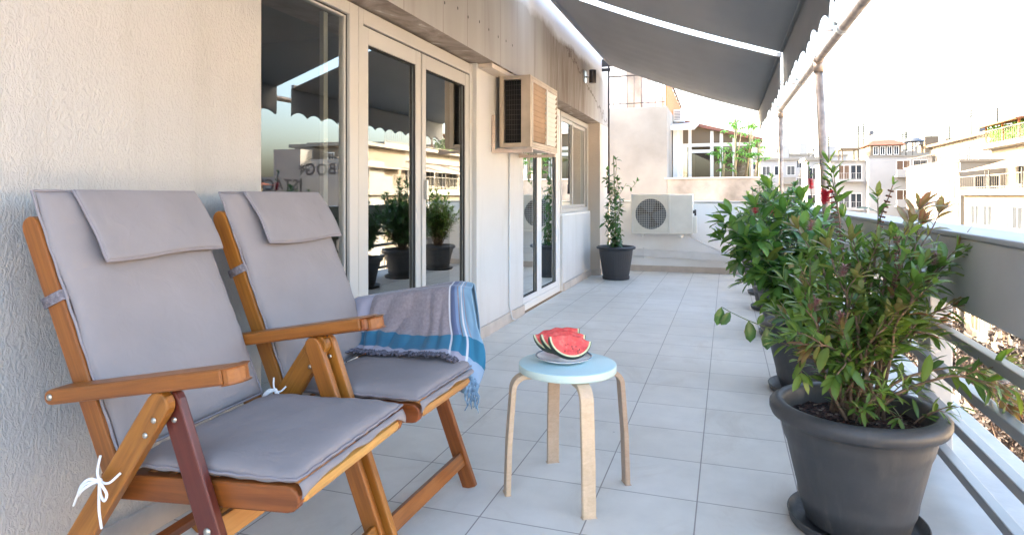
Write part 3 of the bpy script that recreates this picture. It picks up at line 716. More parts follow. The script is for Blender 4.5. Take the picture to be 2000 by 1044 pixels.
def place(o, origin, dx, dy):
    dx = Vector(dx).normalized(); dy = Vector(dy).normalized(); dz = dx.cross(dy).normalized(); dy = dz.cross(dx)
    mw = Matrix((dx, dy, dz)).transposed().to_4x4(); mw.translation = Vector(origin); o.matrix_local = mw
def armchair(label, loc, rz, red=False, seed=0):
    t = thing('folding_armchair', label, 'armchair', loc, rz, 'folding armchairs with grey cushions')
    W2, S2 = .27, .232
    back_dir = Vector((-.243, 0, .548)).normalized()
    foot = Vector((-.031, 0, .444)); topp = Vector((-.274, 0, .992))
    for s in (-1, 1):
        plank('backrest_stile', M['wood'], t, foot+Vector((0, s*S2, 0))-back_dir*.03, topp+Vector((0, s*S2, 0)), .050, .026, r0=True, r1=True, bevel=.004)
        # front leg and rear leg meet in a rounded peak below the arm
        lm = M['wood_red'] if (red and s < 0) else (M['wood_light'] if s > 0 and False else M['wood'])
        plank('front_leg', lm, t, (.390, s*(W2-.012), 0), (.149, s*(W2-.012), .634), .052, .022, r1=True, bevel=.004)
        plank('rear_leg', M['wood'], t, (-.271, s*(W2+.014), 0), (.168, s*(W2+.014), .633), .056, .024, r1=True, bevel=.004)
        a0, a1 = Vector((-.150, s*W2, .600)), Vector((.318, s*W2, .683))
        arm = plank('armrest', M['wood'], t, a0, a1, .034, .062, r0=True, bevel=.007)
        # rounded plan nose at the front
        nb = MB(); K = 8; dd = (a1-a0).normalized(); up = Vector((0, 1, 0)).cross(dd)*-1
        ring = [a1+dd*(.030*math.cos(q))+Vector((0, .031*math.sin(q), 0)) for q in [-math.pi/2+math.pi*k/K for k in range(K+1)]]
        upv = dd.cross(Vector((0, 1, 0))).normalized()
        lo = [p-upv*.0168 for p in ring]; hi = [p+upv*.0168 for p in ring]; n_ = len(ring)
        nb.add(lo+hi, [tuple(range(n_)), tuple(range(2*n_-1, n_-1, -1))]+[(i, i+1, i+1+n_, i+n_) for i in range(n_-1)]+[(n_-1, 0, n_, 2*n_-1)])
        nb.build('arm_nose', M['wood'], t, .005)
        plank('seat_rail', M['wood'], t, (-.06, s*(S2-.006), .395), (.449, s*(S2-.006), .428), .056, .024, r1=True, bevel=.004)
        for (u, v_, w_, r_) in ((.146, W2+.027, .580, .0065), (.124, W2+.027, .547, .0065), (.172, W2+.0, .575, .0065), (.255, W2+.0, .353, .009), (-.005, S2+.014, .43, .0075), (-.13, W2+.032, .605, .0075)):
            b = MB(); b.sphere((0, 0, 0), r_, 10, 6, (1, .6, 1)); b.build('screw', M['screw'], t, loc=(u, s*v_, w_))
        # the metal lug between arm and legs
        b = MB(); b.box(.14, .165, s*W2-.004, s*W2+.004, .615, .637); b.build('arm_lug', M['dark_pole'], t, .002)
    for k in range(6):
        p = foot+(topp-foot)*(.12+.15*k); plank('back_slat', M['wood'], t, p+Vector((-.004, -S2+.012, 0)), p+Vector((-.004, S2-.012, 0)), .03, .012, side=back_dir.cross(Vector((0, 1, 0))), bevel=.002)
    for k in range(7):
        u = .01+k*.058; plank('seat_slat', M['wood'], t, (u, -S2+.008, .412+u*.068), (u, S2-.008, .412+u*.068), .012, .034, side=(1, 0, 0), bevel=.002)
    # round front bar, apron between the front legs, low stretcher, rear stretcher
    plank('front_bar', M['wood_light'], t, (.436, -S2+.010, .424), (.436, S2-.010, .424), .030, .030, side=(1, 0, 0), bevel=.014)
    plank('apron', M['wood_light'], t, (.262, -W2+.023, .345), (.262, W2-.023, .345), .048, .022, side=(1, 0, .3), bevel=.003)
    plank('stretcher', M['wood'], t, (.358, -W2+.023, .10), (.358, W2-.023, .10), .046, .022, side=(1, 0, .38), bevel=.003)
    plank('rear_stretcher', M['wood'], t, (-.20, -W2-.002, .095), (-.20, W2+.002, .095), .046, .022, side=(1, 0, -.6), bevel=.003)
    # cushions
    nrm = Vector((0, 1, 0)).cross(back_dir)*1; nrm = Vector((.9141, 0, .4054))
    LB = .637
    o = grid_cushion(LB, .472, .046, seed=seed).build('back_cushion', M['cushion'], t)
    org = Vector((-.006, 0, .468))
    place(o, org, back_dir, (0, -1, 0))
    pb = MB(); cord(pb, LB, .472, seed=seed); p_ = pb.build('piping', M['piping'], o)
    LS = .425
    o2 = grid_cushion(LS, .474, .052, seed=seed+3).build('seat_cushion', M['cushion'], t)
    sdir = Vector((.425, 0, .014)); place(o2, (.018, 0, .455), sdir, (0, 1, 0))
    pb = MB(); cord(pb, LS, .474, seed=seed+1); pb.build('piping', M['piping'], o2)
    # fabric flap folded down over the front bar
    fb = MB(); P = []
    for i in range(9):
        q = i/8; row = []
        for j in range(25):
            v = (j/24-.5)*.47; drop = (.010+.020*(abs(v)/.235)**8+.003*math.sin(v*31+seed))*q
            row.append((.448+.010*math.sin(q*2.2)+.003*math.sin(v*55+seed)*q, v, .462-drop*1.15))
        P.append(row)
    fb.grid(P); fb.build('front_flap', M['cushion'], t, 0, .003)
    # head pad: a folded panel hanging forward from the top of the back cushion
    top = org+back_dir*(LB-.005)
    P = []
    for i in range(13):
        q = i/12; row = []
        for j in range(19):
            v = -.155+(.385)*j/18
            base = top+nrm*(.021+.0)
            pt = base+Vector((.105*q+.010*math.sin(q*3.1), 0, -.165*q))
            pt = pt+Vector((.004*noise.noise(Vector((v*9, q*3, seed))), v, .004*math.sin(v*15+seed)*q))
            row.append(tuple(pt))
        P.append(row)
    hb = MB(); hb.grid(P); hp = hb.build('head_pad', M['cushion'], t, 0, .016)
    md = hp.modifiers.new('bev', 'BEVEL'); md.width = .006; md.segments = 3; md.limit_method = 'ANGLE'
    eb = MB(); edge = [P[i][0] for i in range(13)]+P[12][1:]+[P[i][18] for i in range(11, -1, -1)]; eb.tube(edge, .0045, 6); eb.build('pad_seam', M['piping'], hp)
    # elastic strap round the near stile
    q = foot+(topp-foot)*.66
    sb = MB(); c0 = q+Vector((0, -S2, 0)); nn = Vector((0, 1, 0)).cross(back_dir)
    loop = [c0+nrm*.032+Vector((0, .018, 0)), c0+nrm*.030+Vector((0, -.016, 0)), c0+nrm*.0+Vector((0, -.0165, 0)), c0-nrm*.028+Vector((0, -.016, 0)), c0-nrm*.0285+Vector((0, .02, 0))]
    for w_ in range(6): sb.tube([p+back_dir*(w_*.004-.010) for p in loop], .0028, 6)
    sb.build('elastic_strap', M['elastic'], t)
    return t
def bow(parent, at, scale=1, mirror=1):
    b = MB(); x, y, z = at
    def P(*q): return [(x+a*mirror*scale, y+c*scale, z+d*scale) for a, c, d in q]
    def sm(pts, n=10):
        out = []
        pts = [Vector(p) for p in pts]
        ex = [pts[0]*2-pts[1]]+pts+[pts[-1]*2-pts[-2]]
        for i in range(1, len(ex)-2):
            for k in range(n):
                s = k/n; p0, p1, p2, p3 = ex[i-1], ex[i], ex[i+1], ex[i+2]
                out.append(.5*((2*p1)+(-p0+p2)*s+(2*p0-5*p1+4*p2-p3)*s*s+(-p0+3*p1-3*p2+p3)*s**3))
        out.append(pts[-1]); return out
    b.tube(sm(P((-.025, .01, .040), (-.012, -.008, .015), (0, -.012, 0), (.020, -.010, -.004), (.034, .006, .012))), .0026, 7)
    b.tube(sm(P((0, -.014, 0), (-.022, -.018, .002), (-.045, -.016, -.014), (-.062, -.010, -.040), (-.040, -.018, -.022), (-.015, -.018, -.006), (0, -.016, 0))), .0030, 7)
    b.tube(sm(P((0, -.014, 0), (.014, -.02, -.006), (.026, -.02, -.022), (.020, -.02, -.036), (.010, -.02, -.024), (.002, -.016, -.004))), .0028, 7)
    b.tube(sm(P((0, -.014, 0), (.006, -.02, -.025), (.004, -.018, -.06), (.006, -.014, -.098))), .0027, 7)
    b.tube(sm(P((0, -.014, 0), (-.03, -.02, -.008), (-.055, -.016, -.035), (-.072, -.012, -.062))), .0024, 7)
    b.sphere((x, y-.014*scale, z), .006, 8, 6)
    return b.build('tie_bow', M['cord'], parent)
ch1 = armchair('nearest folding wooden armchair with grey cushions and a dark red-brown front leg', (-1.277, 1.291, 0), .046, True, 0)
bow(ch1, (.030, -.306, .452))
ch2 = armchair('farther folding wooden armchair carrying a blue striped throw over its arm', (-1.265, 1.856, 0), -.016, False, 5)
bow(ch2, (.045, -.262, .455), .8)
bow(ch1, (.045, .245, .478), .75, 1)

# ---------------------------------------------------------------- throw over the far arm
def catmull(pts, s):
    n = len(pts)-1; q = min(max(s, 0), .99999)*n; i = int(q); f = q-i
    g = lambda k: Vector(pts[min(max(k, 0), n)]) if 0 <= k <= n else (Vector(pts[0])*2-Vector(pts[1]) if k < 0 else Vector(pts[n])*2-Vector(pts[n-1]))
    p0, p1, p2, p3 = g(i-1), g(i), g(i+1), g(i+2)
    return .5*((2*p1)+(-p0+p2)*f+(2*p0-5*p1+4*p2-p3)*f*f+(-p0+3*p1-3*p2+p3)*f**3)
# rows run from the outer hem over the arm to the inner hem; columns from the back to the front
rows = [
 [(-.10, .325, .36), (.06, .33, .35), (.20, .33, .33), (.30, .325, .318), (.345, .32, .31)],
 [(-.10, .325, .50), (.06, .33, .50), (.20, .33, .50), (.32, .33, .50), (.40, .325, .48)],
 [(-.10, .312, .630), (.06, .312, .660), (.20, .314, .684), (.32, .316, .706), (.392, .306, .704)],
 [(-.098, .275, .645), (.06, .272, .675), (.20, .270, .698), (.32, .268, .716), (.398, .262, .712)],
 [(-.092, .236, .632), (.06, .232, .664), (.20, .230, .686), (.33, .228, .702), (.412, .222, .694)],
 [(-.10, .222, .560), (.05, .216, .585), (.20, .212, .600), (.34, .210, .610), (.440, .205, .590)],
 [(-.10, .205, .505), (.04, .196, .535), (.20, .190, .545), (.36, .188, .550), (.475, .185, .520)],
 [(-.07, .165, .487), (.06, .158, .500), (.20, .152, .505), (.37, .150, .512), (.490, .150, .455)],
 [(-.045, .130, .488), (.07, .118, .490), (.20, .110, .494), (.385, .108, .498), (.478, .125, .400)],
]
def throw_pt(s, t):
    ctl = [tuple(catmull(r_, t)) for r_ in rows]
    p = catmull(ctl, s)
    fold = .011*math.sin(t*46+3*s+1.7*math.sin(t*9))*max(0, min(1, (s-.45)*3))*(1-.55*t)+.006*math.sin(t*22+s*5)
    fold += .010*noise.noise(Vector((t*8, s*5, 3)))*(0 if .3 < s < .42 else 1)
    drop = 0 if s < .72 else .004*abs(math.sin(t*38))
    # sharp pleats near the backrest
    pl_ = .020*math.exp(-((t-.10)/.035)**2)*max(0, min(1, (s-.42)*4))+.014*math.exp(-((t-.20)/.03)**2)*max(0, min(1, (s-.42)*4))
    return Vector((p.x, p.y-abs(fold)*1.0-pl_, p.z+drop+.002))
th = thing('throw_blanket', 'fringed grey and blue striped cotton throw draped over the far chair arm', 'blanket', (-1.265, 1.856, 0), -.016)
b = MB(); nu, nv = 80, 110
P = [[tuple(throw_pt(i/nu, j/nv)) for j in range(nv+1)] for i in range(nu+1)]
b.grid(P)
tb = b.build('cloth', None or M['cushion'], th, 0, .0035)
me = tb.data; uvl = me.uv_layers.new(name='weave')
for p_ in me.polygons:
    for li in p_.loop_indices:
        vi = me.loops[li].vertex_index; uvl.data[li].uv = ((vi % (nv+1))/nv, (vi//(nv+1))/nu)
def mat_throw():
    m, n, l, b = new_mat('striped_throw')
    uv = n.new('ShaderNodeUVMap'); uv.uv_map = 'weave'; sp = n.new('ShaderNodeSeparateXYZ'); l.new(uv.outputs[0], sp.inputs[0])
    U, V = sp.outputs[0], sp.outputs[1]
    V = maths(n, l, 'ADD', V, maths(n, l, 'MULTIPLY', maths(n, l, 'SINE', maths(n, l, 'MULTIPLY', U, 8.5)), .022))
    grey, lav, teal, sky_, white, navy = (.235, .205, .225), (.30, .29, .36), (.018, .13, .205), (.19, .33, .46), (.58, .59, .63), (.055, .06, .12)
    def band(x, a, c): return maths(n, l, 'MULTIPLY', maths(n, l, 'GREATER_THAN', x, a), maths(n, l, 'LESS_THAN', x, c))
    v = n.new('ShaderNodeCombineXYZ'); l.new(U, v.inputs[0]); l.new(V, v.inputs[1])
    fl = tex_noise(n, l, v.outputs[0], 60, 4)
    c = mixc(n, l, 1.0, grey, ramp(n, l, fl, [(.3, (.82, .82, .82)), (.7, (1.1, 1.1, 1.1))]), 'MULTIPLY')
    c = mixc(n, l, maths(n, l, 'LESS_THAN', U, .16), c, lav)
    # lengthwise stripes near the front edge
    c = mixc(n, l, band(U, .745, .79), c, (.10, .13, .24)); c = mixc(n, l, band(U, .79, .815), c, (.15, .22, .36)); c = mixc(n, l, band(U, .83, .85), c, sky_)
    c = mixc(n, l, band(U, .868, 1.01), c, sky_); c = mixc(n, l, band(U, .885, .90), c, (.28, .25, .29))
    c = mixc(n, l, band(U, .728, .742), c, white); c = mixc(n, l, band(U, .852, .866), c, white)
    # teal border band made of fine lines, and pale strip at the hem
    strip = maths(n, l, 'LESS_THAN', maths(n, l, 'FRACT', maths(n, l, 'MULTIPLY', V, 62)), .72)
    tealc = mixc(n, l, strip, (.03, .09, .20), teal)
    tealf = mixc(n, l, band(U, .72, 1.01), tealc, (.018, .15, .26))
    c2 = mixc(n, l, band(V, .745, .895), c, tealf)
    hem = mixc(n, l, band(U, .85, 1.01), lav, (.24, .34, .47))
    c2 = mixc(n, l, band(V, .895, 1.01), c2, hem)
    wl = maths(n, l, 'MULTIPLY', maths(n, l, 'ADD', band(U, .728, .742), band(U, .852, .866)), band(V, .745, 1.0))
    c2 = mixc(n, l, maths(n, l, 'MULTIPLY', wl, .8), c2, white)
    l.new(c2, b.inputs['Base Color']); b.inputs['Roughness'].default_value = .9; b.inputs['Sheen Weight'].default_value = .2
    wv = tex_noise(n, l, v.outputs[0], 400, 2); bump(n, l, b, wv, .25, .002)
    return m
M['throw'] = mat_throw(); me.materials[0] = M['throw']
# fringe: twisted tassels along the inner hem, longer where it hangs free in front
fr = MB(); fr2 = MB()
for k in range(95):
    t = (k+.3)/95; p = throw_pt(1.0, t); tgt = fr2 if t > .84 else fr
    hang = t > .80
    for q in range(2):
        d = Vector((rnd.uniform(-.25, .35), -1, -.05)) if not hang else Vector((rnd.uniform(-.25, .15), rnd.uniform(-.3, .1), -1))
        L = rnd.uniform(.026, .044) if not hang else rnd.uniform(.05, .115)*(1 if t > .86 else .5)
        pts = []; a = rnd.uniform(0, 6)
        for i in range(6):
            s = i/5; wv = .004*math.sin(a+s*9)
            pp_ = p+d.normalized()*L*s+Vector((wv, wv*.6, .003+.003*math.sin(a+s*7)))
            if not hang: pp_.z = max(pp_.z, .4845+.0*s)
            pts.append(pp_)
        tgt.tube(pts, [.0030, .0026, .0024, .0024, .0028, .0016], 5)
fr.build('fringe', mat_simple('dark_fringe', (.13, .12, .15), .9, 0, .5, 90), th)
fr2.build('fringe', mat_simple('blue_fringe', (.17, .29, .42), .9, 0, .35, 90), th)

# ---------------------------------------------------------------- stool
st = thing('round_stool', 'round stool with pale blue top on four bent birch legs', 'stool', (-.541, 2.217, 0), 0)
b = MB(); rr_ = .174
b.lathe([(0, .447), (rr_-.004, .447), (rr_-.001, .4455), (rr_, .443), (rr_, .423), (rr_-.002, .420), (0, .420)], 72)
for i in range(len(b.f)): pass
so_ = b.build('seat', [M['stool_top'], M['stool_edge']], st)
for p_ in so_.data.polygons:
    if abs(p_.normal.z) < .6: p_.material_index = 1
for k, ang in enumerate((math.atan2(-.111, -.19), math.atan2(.2, -.11), math.atan2(-.187, .117), math.atan2(.105, .193))):
    # bent laminated leg: flat foot below the seat, quarter bend, then straight and slightly splayed
    path = []; rout = .218
    path.append((.075, .409)); path.append((.140, .409))
    for i in range(1, 10):
        a = math.pi/2*i/9; path.append((.152+.048*math.sin(a), .361+.048*math.cos(a)))
    path.append((rout-.004, .18)); path.append((rout+.002, .0))
    th_ = .018; wd = .046; P = []
    ca, sa = math.cos(ang), math.sin(ang)
    ring = []
    for i, (r_, z) in enumerate(path):
        a = Vector(path[max(i-1, 0)]); c_ = Vector(path[min(i+1, len(path)-1)]); d = (c_-a).normalized(); nn = Vector((-d.y, d.x))
        o1 = Vector((r_, z))+nn*th_/2; o2_ = Vector((r_, z))-nn*th_/2
        ring.append([(o1, -wd/2), (o1, wd/2), (o2_, wd/2), (o2_, -wd/2)])
    vs = []
    for q in ring:
        for (o_, lat) in q: vs.append((o_.x*ca-lat*sa, o_.x*sa+lat*ca, o_.y))
    fs = []
    for i in range(len(ring)-1):
        for e in range(4): fs.append((i*4+e, i*4+(e+1) % 4, (i+1)*4+(e+1) % 4, (i+1)*4+e))
    fs.append((0, 1, 2, 3)); m_ = (len(ring)-1)*4; fs.append((m_+3, m_+2, m_+1, m_))
    b = MB(); b.add(vs, fs); b.build('leg', M['birch'], st, .003)

# plate and melon
pc = Vector((-.560, 2.238, .447))
pt = thing('plate', 'small white plate with blue rim on the round stool', 'plate', pc)
b = MB(); b.lathe([(0, .004), (.045, .004), (.060, .006), (.085, .013), (.099, .018), (.101, .0195), (.1, .017), (.084, .009), (.06, .002), (.04, 0), (0, 0)], 56); b.build('dish', M['porcelain'], pt)
b = MB(); b.lathe([(.0955, .0185), (.099, .0198), (.1012, .0205), (.1018, .019)], 56); b.build('rim', M['rim_blue'], pt)
def slice_(label, off, rad, th_, yaw, tilt, a0, a1, seed):
    t = thing('watermelon_slice', label, 'watermelon slice', (0, 0, 0), 0, 'watermelon slices on the plate')
    t.location = pc+Vector(off); t.rotation_euler = (tilt[0], tilt[1], yaw)
    N = 40
    def arc(r_, k): a = a0+(a1-a0)*k/N; return (r_*math.cos(a), r_*math.sin(a)*.92+rad*.92)
    def seg(r0, r1, name, m, o=.0):
        b = MB(); T = th_/2+o; vs = []
        for k in range(N+1):
            i0 = arc(r0, k); i1 = arc(r1, k)
            vs += [(i0[0], -T, i0[1]), (i1[0], -T, i1[1]), (i1[0], T, i1[1]), (i0[0], T, i0[1])]
        fs = []
        for k in range(N):
            for e in range(4): fs.append((k*4+e, k*4+(e+1) % 4, (k+1)*4+(e+1) % 4, (k+1)*4+e))
        fs += [(0, 1, 2, 3), (N*4+3, N*4+2, N*4+1, N*4)]
        b.add(vs, fs); return b.build(name, m, t)
    seg(rad-.0022, rad, 'skin', M['skin'], .0); seg(rad-.0085, rad-.0022, 'rind', M['rind'], 0)
    # flesh: fan with a broken, slightly domed top
    b = MB(); r1 = rad-.0085; M_ = 10; rowsF = []
    e0, e1 = arc(r1, 0), arc(r1, N)
    for k in range(N+1):
        p = arc(r1, k); s = (p[0]-e0[0])/(e1[0]-e0[0]+1e-9)
        topz = e0[1]*(1-s)+e1[1]*s+.013*math.sin(math.pi*min(1, max(0, s)))+.0045*noise.noise(Vector((s*7+seed, 1, 2)))
        topz = max(topz, p[1])
        rowsF.append([(p[0], p[1]+(topz-p[1])*j/M_) for j in range(M_+1)])
    for sgn in (-1, 1):
        G = [[(x, sgn*(th_/2+.0012*noise.noise(Vector((x*60+seed, z*60, sgn)))*(1 if 0 < j < M_ else 0)), z) for j, (x, z) in enumerate(r_)] for r_ in rowsF]
        b.grid(G if sgn < 0 else G[::-1])
    b.grid([[(r_[-1][0], y, r_[-1][1]+.001) for y in (-th_/2, 0, th_/2)] for r_ in rowsF])
    fl = b.build('flesh', M['flesh'], t)
    b = MB(); rs = random.Random(seed)
    for k in range(9):
        x = rs.uniform(-.025, .045); z = rad*.92-rad*.48+rs.uniform(-.014, .014)
        b.sphere((x, -th_/2-.0006, z), .0032, 8, 5, (.55, .4, 1))
    b.build('seed_set', M['seed'], t)
    return t
A0, A1 = math.pi*1.02, math.pi*1.98
slice_('front watermelon slice lying lowest and closest on the plate', (.031, -.044, .020), .078, .024, .40, (R(-33), R(8), .40), A0, A1, 1)
slice_('middle watermelon slice leaning behind the front one', (.004, -.010, .022), .084, .024, .42, (R(-34), R(2), .42), A0, A1, 2)
slice_('rearmost watermelon slice with dark green skin showing at the left', (-.020, .022, .022), .088, .026, .34, (R(-34), R(-8), .34), A0, A1, 3)
for o in col.objects:
    if o.name.startswith('watermelon_slice'): pass

# ---------------------------------------------------------------- plants
YAW = .3264
Rv = Vector((math.cos(YAW), math.sin(YAW), 0)); Fv = Vector((-math.sin(YAW), math.cos(YAW), 0))
class Leaves:
    def __init__(s): s.v = []; s.f = []; s.c = []
    def leaf(s, p, d, n, L, W, r=.5, red=0, curl=.25, prof=(0, .62, 1, .8, 0), st=(0, .2, .48, .78, 1)):
        d = d.normalized(); side = d.cross(n)
        if side.length < 1e-4: side = d.cross(Vector((.3, .2, .9)))
        side.normalize(); n = side.cross(d).normalized(); o = len(s.v)
        for t, w_ in zip(st, prof):
            c = p+d*(L*t)-n*(curl*L*t*t)
            hw = W/2*w_; up = n*(hw*.28)
            s.v += [tuple(c-side*hw+up), tuple(c), tuple(c+side*hw+up)]; s.c += [(r, red, 1, 1), (r, red, 0, 1), (r, red, 1, 1)]
        for i in range(len(st)-1):
            a = o+i*3; s.f += [(a, a+1, a+4, a+3), (a+1, a+2, a+5, a+4)]
    def build(s, name, m, parent):
        me = bpy.data.meshes.new(name); me.from_pydata(s.v, [], s.f); me.materials.append(m)
        at = me.color_attributes.new('leafcol', 'FLOAT_COLOR', 'POINT'); at.data.foreach_set('color', [x for c in s.c for x in c])
        me.polygons.foreach_set('use_smooth', [True]*len(s.f)); me.update()
        o = bpy.data.objects.new(name, me); col.objects.link(o); o.parent = parent; return o
def bez(a, b, c, n):
    return [a*(1-t)**2+b*2*t*(1-t)+c*t*t for t in [k/n for k in range(n+1)]]
def rdir(rg, up=.0):
    while True:
        v = Vector((rg.uniform(-1, 1), rg.uniform(-1, 1), rg.uniform(-1, 1)+up))
        if .1 < v.length < 1.6: return v.normalized()

def leaf_stem(LV, pts, rg, spacing, L, W, ang=.9, start=.3, whorl=False, red_tip=0, light=.5, curl=.25, droop=0, tipcl=5):
    tot = sum((pts[i+1]-pts[i]).length for i in range(len(pts)-1)); s = start*tot; acc = 0; phase = rg.uniform(0, 6)
    for i in range(len(pts)-1):
        seg = (pts[i+1]-pts[i]); l_ = seg.length
        if l_ < 1e-6: continue
        while s <= acc+l_:
            p = pts[i]+seg*((s-acc)/l_); d = seg.normalized(); f = s/tot
            k = 2 if not whorl else 3
            for q in range(k if whorl else 1):
                phase += 2.4 if not whorl else 2.1
                a = d.cross(Vector((0, 0, 1)));
                if a.length < .05: a = Vector((1, 0, 0))
                a.normalize(); b_ = d.cross(a); rad_ = a*math.cos(phase)+b_*math.sin(phase)
                ld = (d*math.cos(ang)+rad_*math.sin(ang)+Vector((0, 0, -droop))).normalized()
                nn = (Vector((0, 0, 1))+rad_*-.2+rdir(rg)*.45)
                sz = (1.0 if f < .85 else .8)*rg.uniform(.72, 1.15)
                red = red_tip*max(0, (f-.80)/.20)*rg.uniform(.5, 1) if red_tip else (1 if rg.random() < .02 else 0)
                LV.leaf(p, ld, nn, L*sz, W*sz*rg.uniform(.85, 1.1), min(1, max(0, rg.gauss(light, .24)+.25*(f-.5))), red, curl*rg.uniform(.2, 1.6))
            s += spacing*rg.uniform(.7, 1.3)
        acc += l_
    # terminal cluster
    d = (pts[-1]-pts[-2]).normalized()
    for k in range(tipcl):
        ph = k*2.4; a = d.cross(Vector((.1, 0, 1))); a = a.normalized() if a.length > .05 else Vector((1, 0, 0)); b_ = d.cross(a)
        rad_ = a*math.cos(ph)+b_*math.sin(ph); o_ = rg.uniform(.35, .85)
        LV.leaf(pts[-1], (d+rad_*o_).normalized(), Vector((0, 0, 1))-rad_*.3, L*rg.uniform(.6, .95), W*rg.uniform(.6, .95), min(1, rg.uniform(.5, 1)), red_tip*rg.uniform(.6, 1), curl*.5)

def brush(b, p0, p1, rad, n, rg):
    p0, p1 = Vector(p0), Vector(p1); d = (p1-p0)
    for k in range(n):
        p = p0+d*rg.random(); v = rdir(rg); v = (v-d.normalized()*v.dot(d.normalized())).normalized()
        q = p+v*rad*rg.uniform(.7, 1.1)+d.normalized()*rad*.35; s = v.cross(d).normalized()*.0011
        b.add([p-s, p+s, q+s*.7, q-s*.7], [(0, 1, 2, 3)])
def capsules(b, pts, rg, r=.0034, rad=.0065):
    for i in range(len(pts)-1):
        for k in range(5):
            a = k*2*math.pi/5+i*.6; d = (pts[i+1]-pts[i]).normalized(); s = d.cross(Vector((.2, .1, 1))); s = s.normalized() if s.length > .05 else Vector((1, 0, 0)); q = d.cross(s)
            c = pts[i]+(s*math.cos(a)+q*math.sin(a))*rad; b.sphere(c, r, 6, 4)

def make_pot(root, rim_r, rim_z, base_r, m, saucer=True, ribs=False, rim_h=.05, sw=1.0):
    H = rim_z; rr = rim_r
    prof = [(base_r-.01, .022), (base_r, .03), (base_r+.25*(rr-base_r)*.8, .25*H), (base_r+.5*(rr-base_r)*.85, .45*H),
            (base_r+.55*(rr-base_r)*.85, .47*H), (base_r+.62*(rr-base_r)*.9, .50*H)]
    prof = []
    n = 16
    for i in range(n+1):
        t = i/n; z = .02+t*(H-rim_h-.03); r_ = base_r+(rr*.86-base_r)*t**.9
        if not ribs:
            if abs(t-.22) < .04: r_ += .003
            if t > .80: r_ += .004
        prof.append((r_, z))
    top = prof[-1]
    k = rr-top[0]
    prof += [(top[0]+k*.35, H-rim_h*1.05), (rr-.006, H-rim_h*.95), (rr, H-rim_h*.65), (rr, H-rim_h*.35), (rr-.010, H-.008), (rr-.022, H), (rr-.038, H-.003), (rr-.046, H-.015), (rr-.055, H-.09), (rr-.075, H-.16)]
    b = MB()
    fn = (lambda i, r_, z, t: r_+(.0022*max(0, math.sin(t*40)) if 1 < i < 15 else 0)) if ribs else None
    b.lathe(prof, 160 if ribs else 72, fn=fn)
    b.build('pot', m, root)
    b = MB(); R_ = rr-.052; g = []
    for i in range(13):
        g.append([((R_*i/12)*math.cos(2*math.pi*k/40), (R_*i/12)*math.sin(2*math.pi*k/40), H-.062+.012*noise.noise(Vector((i*.5*math.cos(k*.157), i*.5*math.sin(k*.157), 1)))) for k in range(41)])
    b.grid(g); b.build('soil', M['soil'], root)
    if saucer:
        b = MB(); q = base_r
        b.lathe([(0, .004), (q+.03*sw, .004), (q+.048*sw, .012), (q+.058*sw, .034), (q+.062*sw, .036), (q+.064*sw, .033), (q+.056*sw, .006), (q+.04*sw, 0), (0, 0)], 64)
        b.build('saucer', m, root)

def px_tip(px, py, pc, dist, rg, dd):
    """stem tips written down as (sideways, up) around the pot, from a measured reference distance"""
    return None

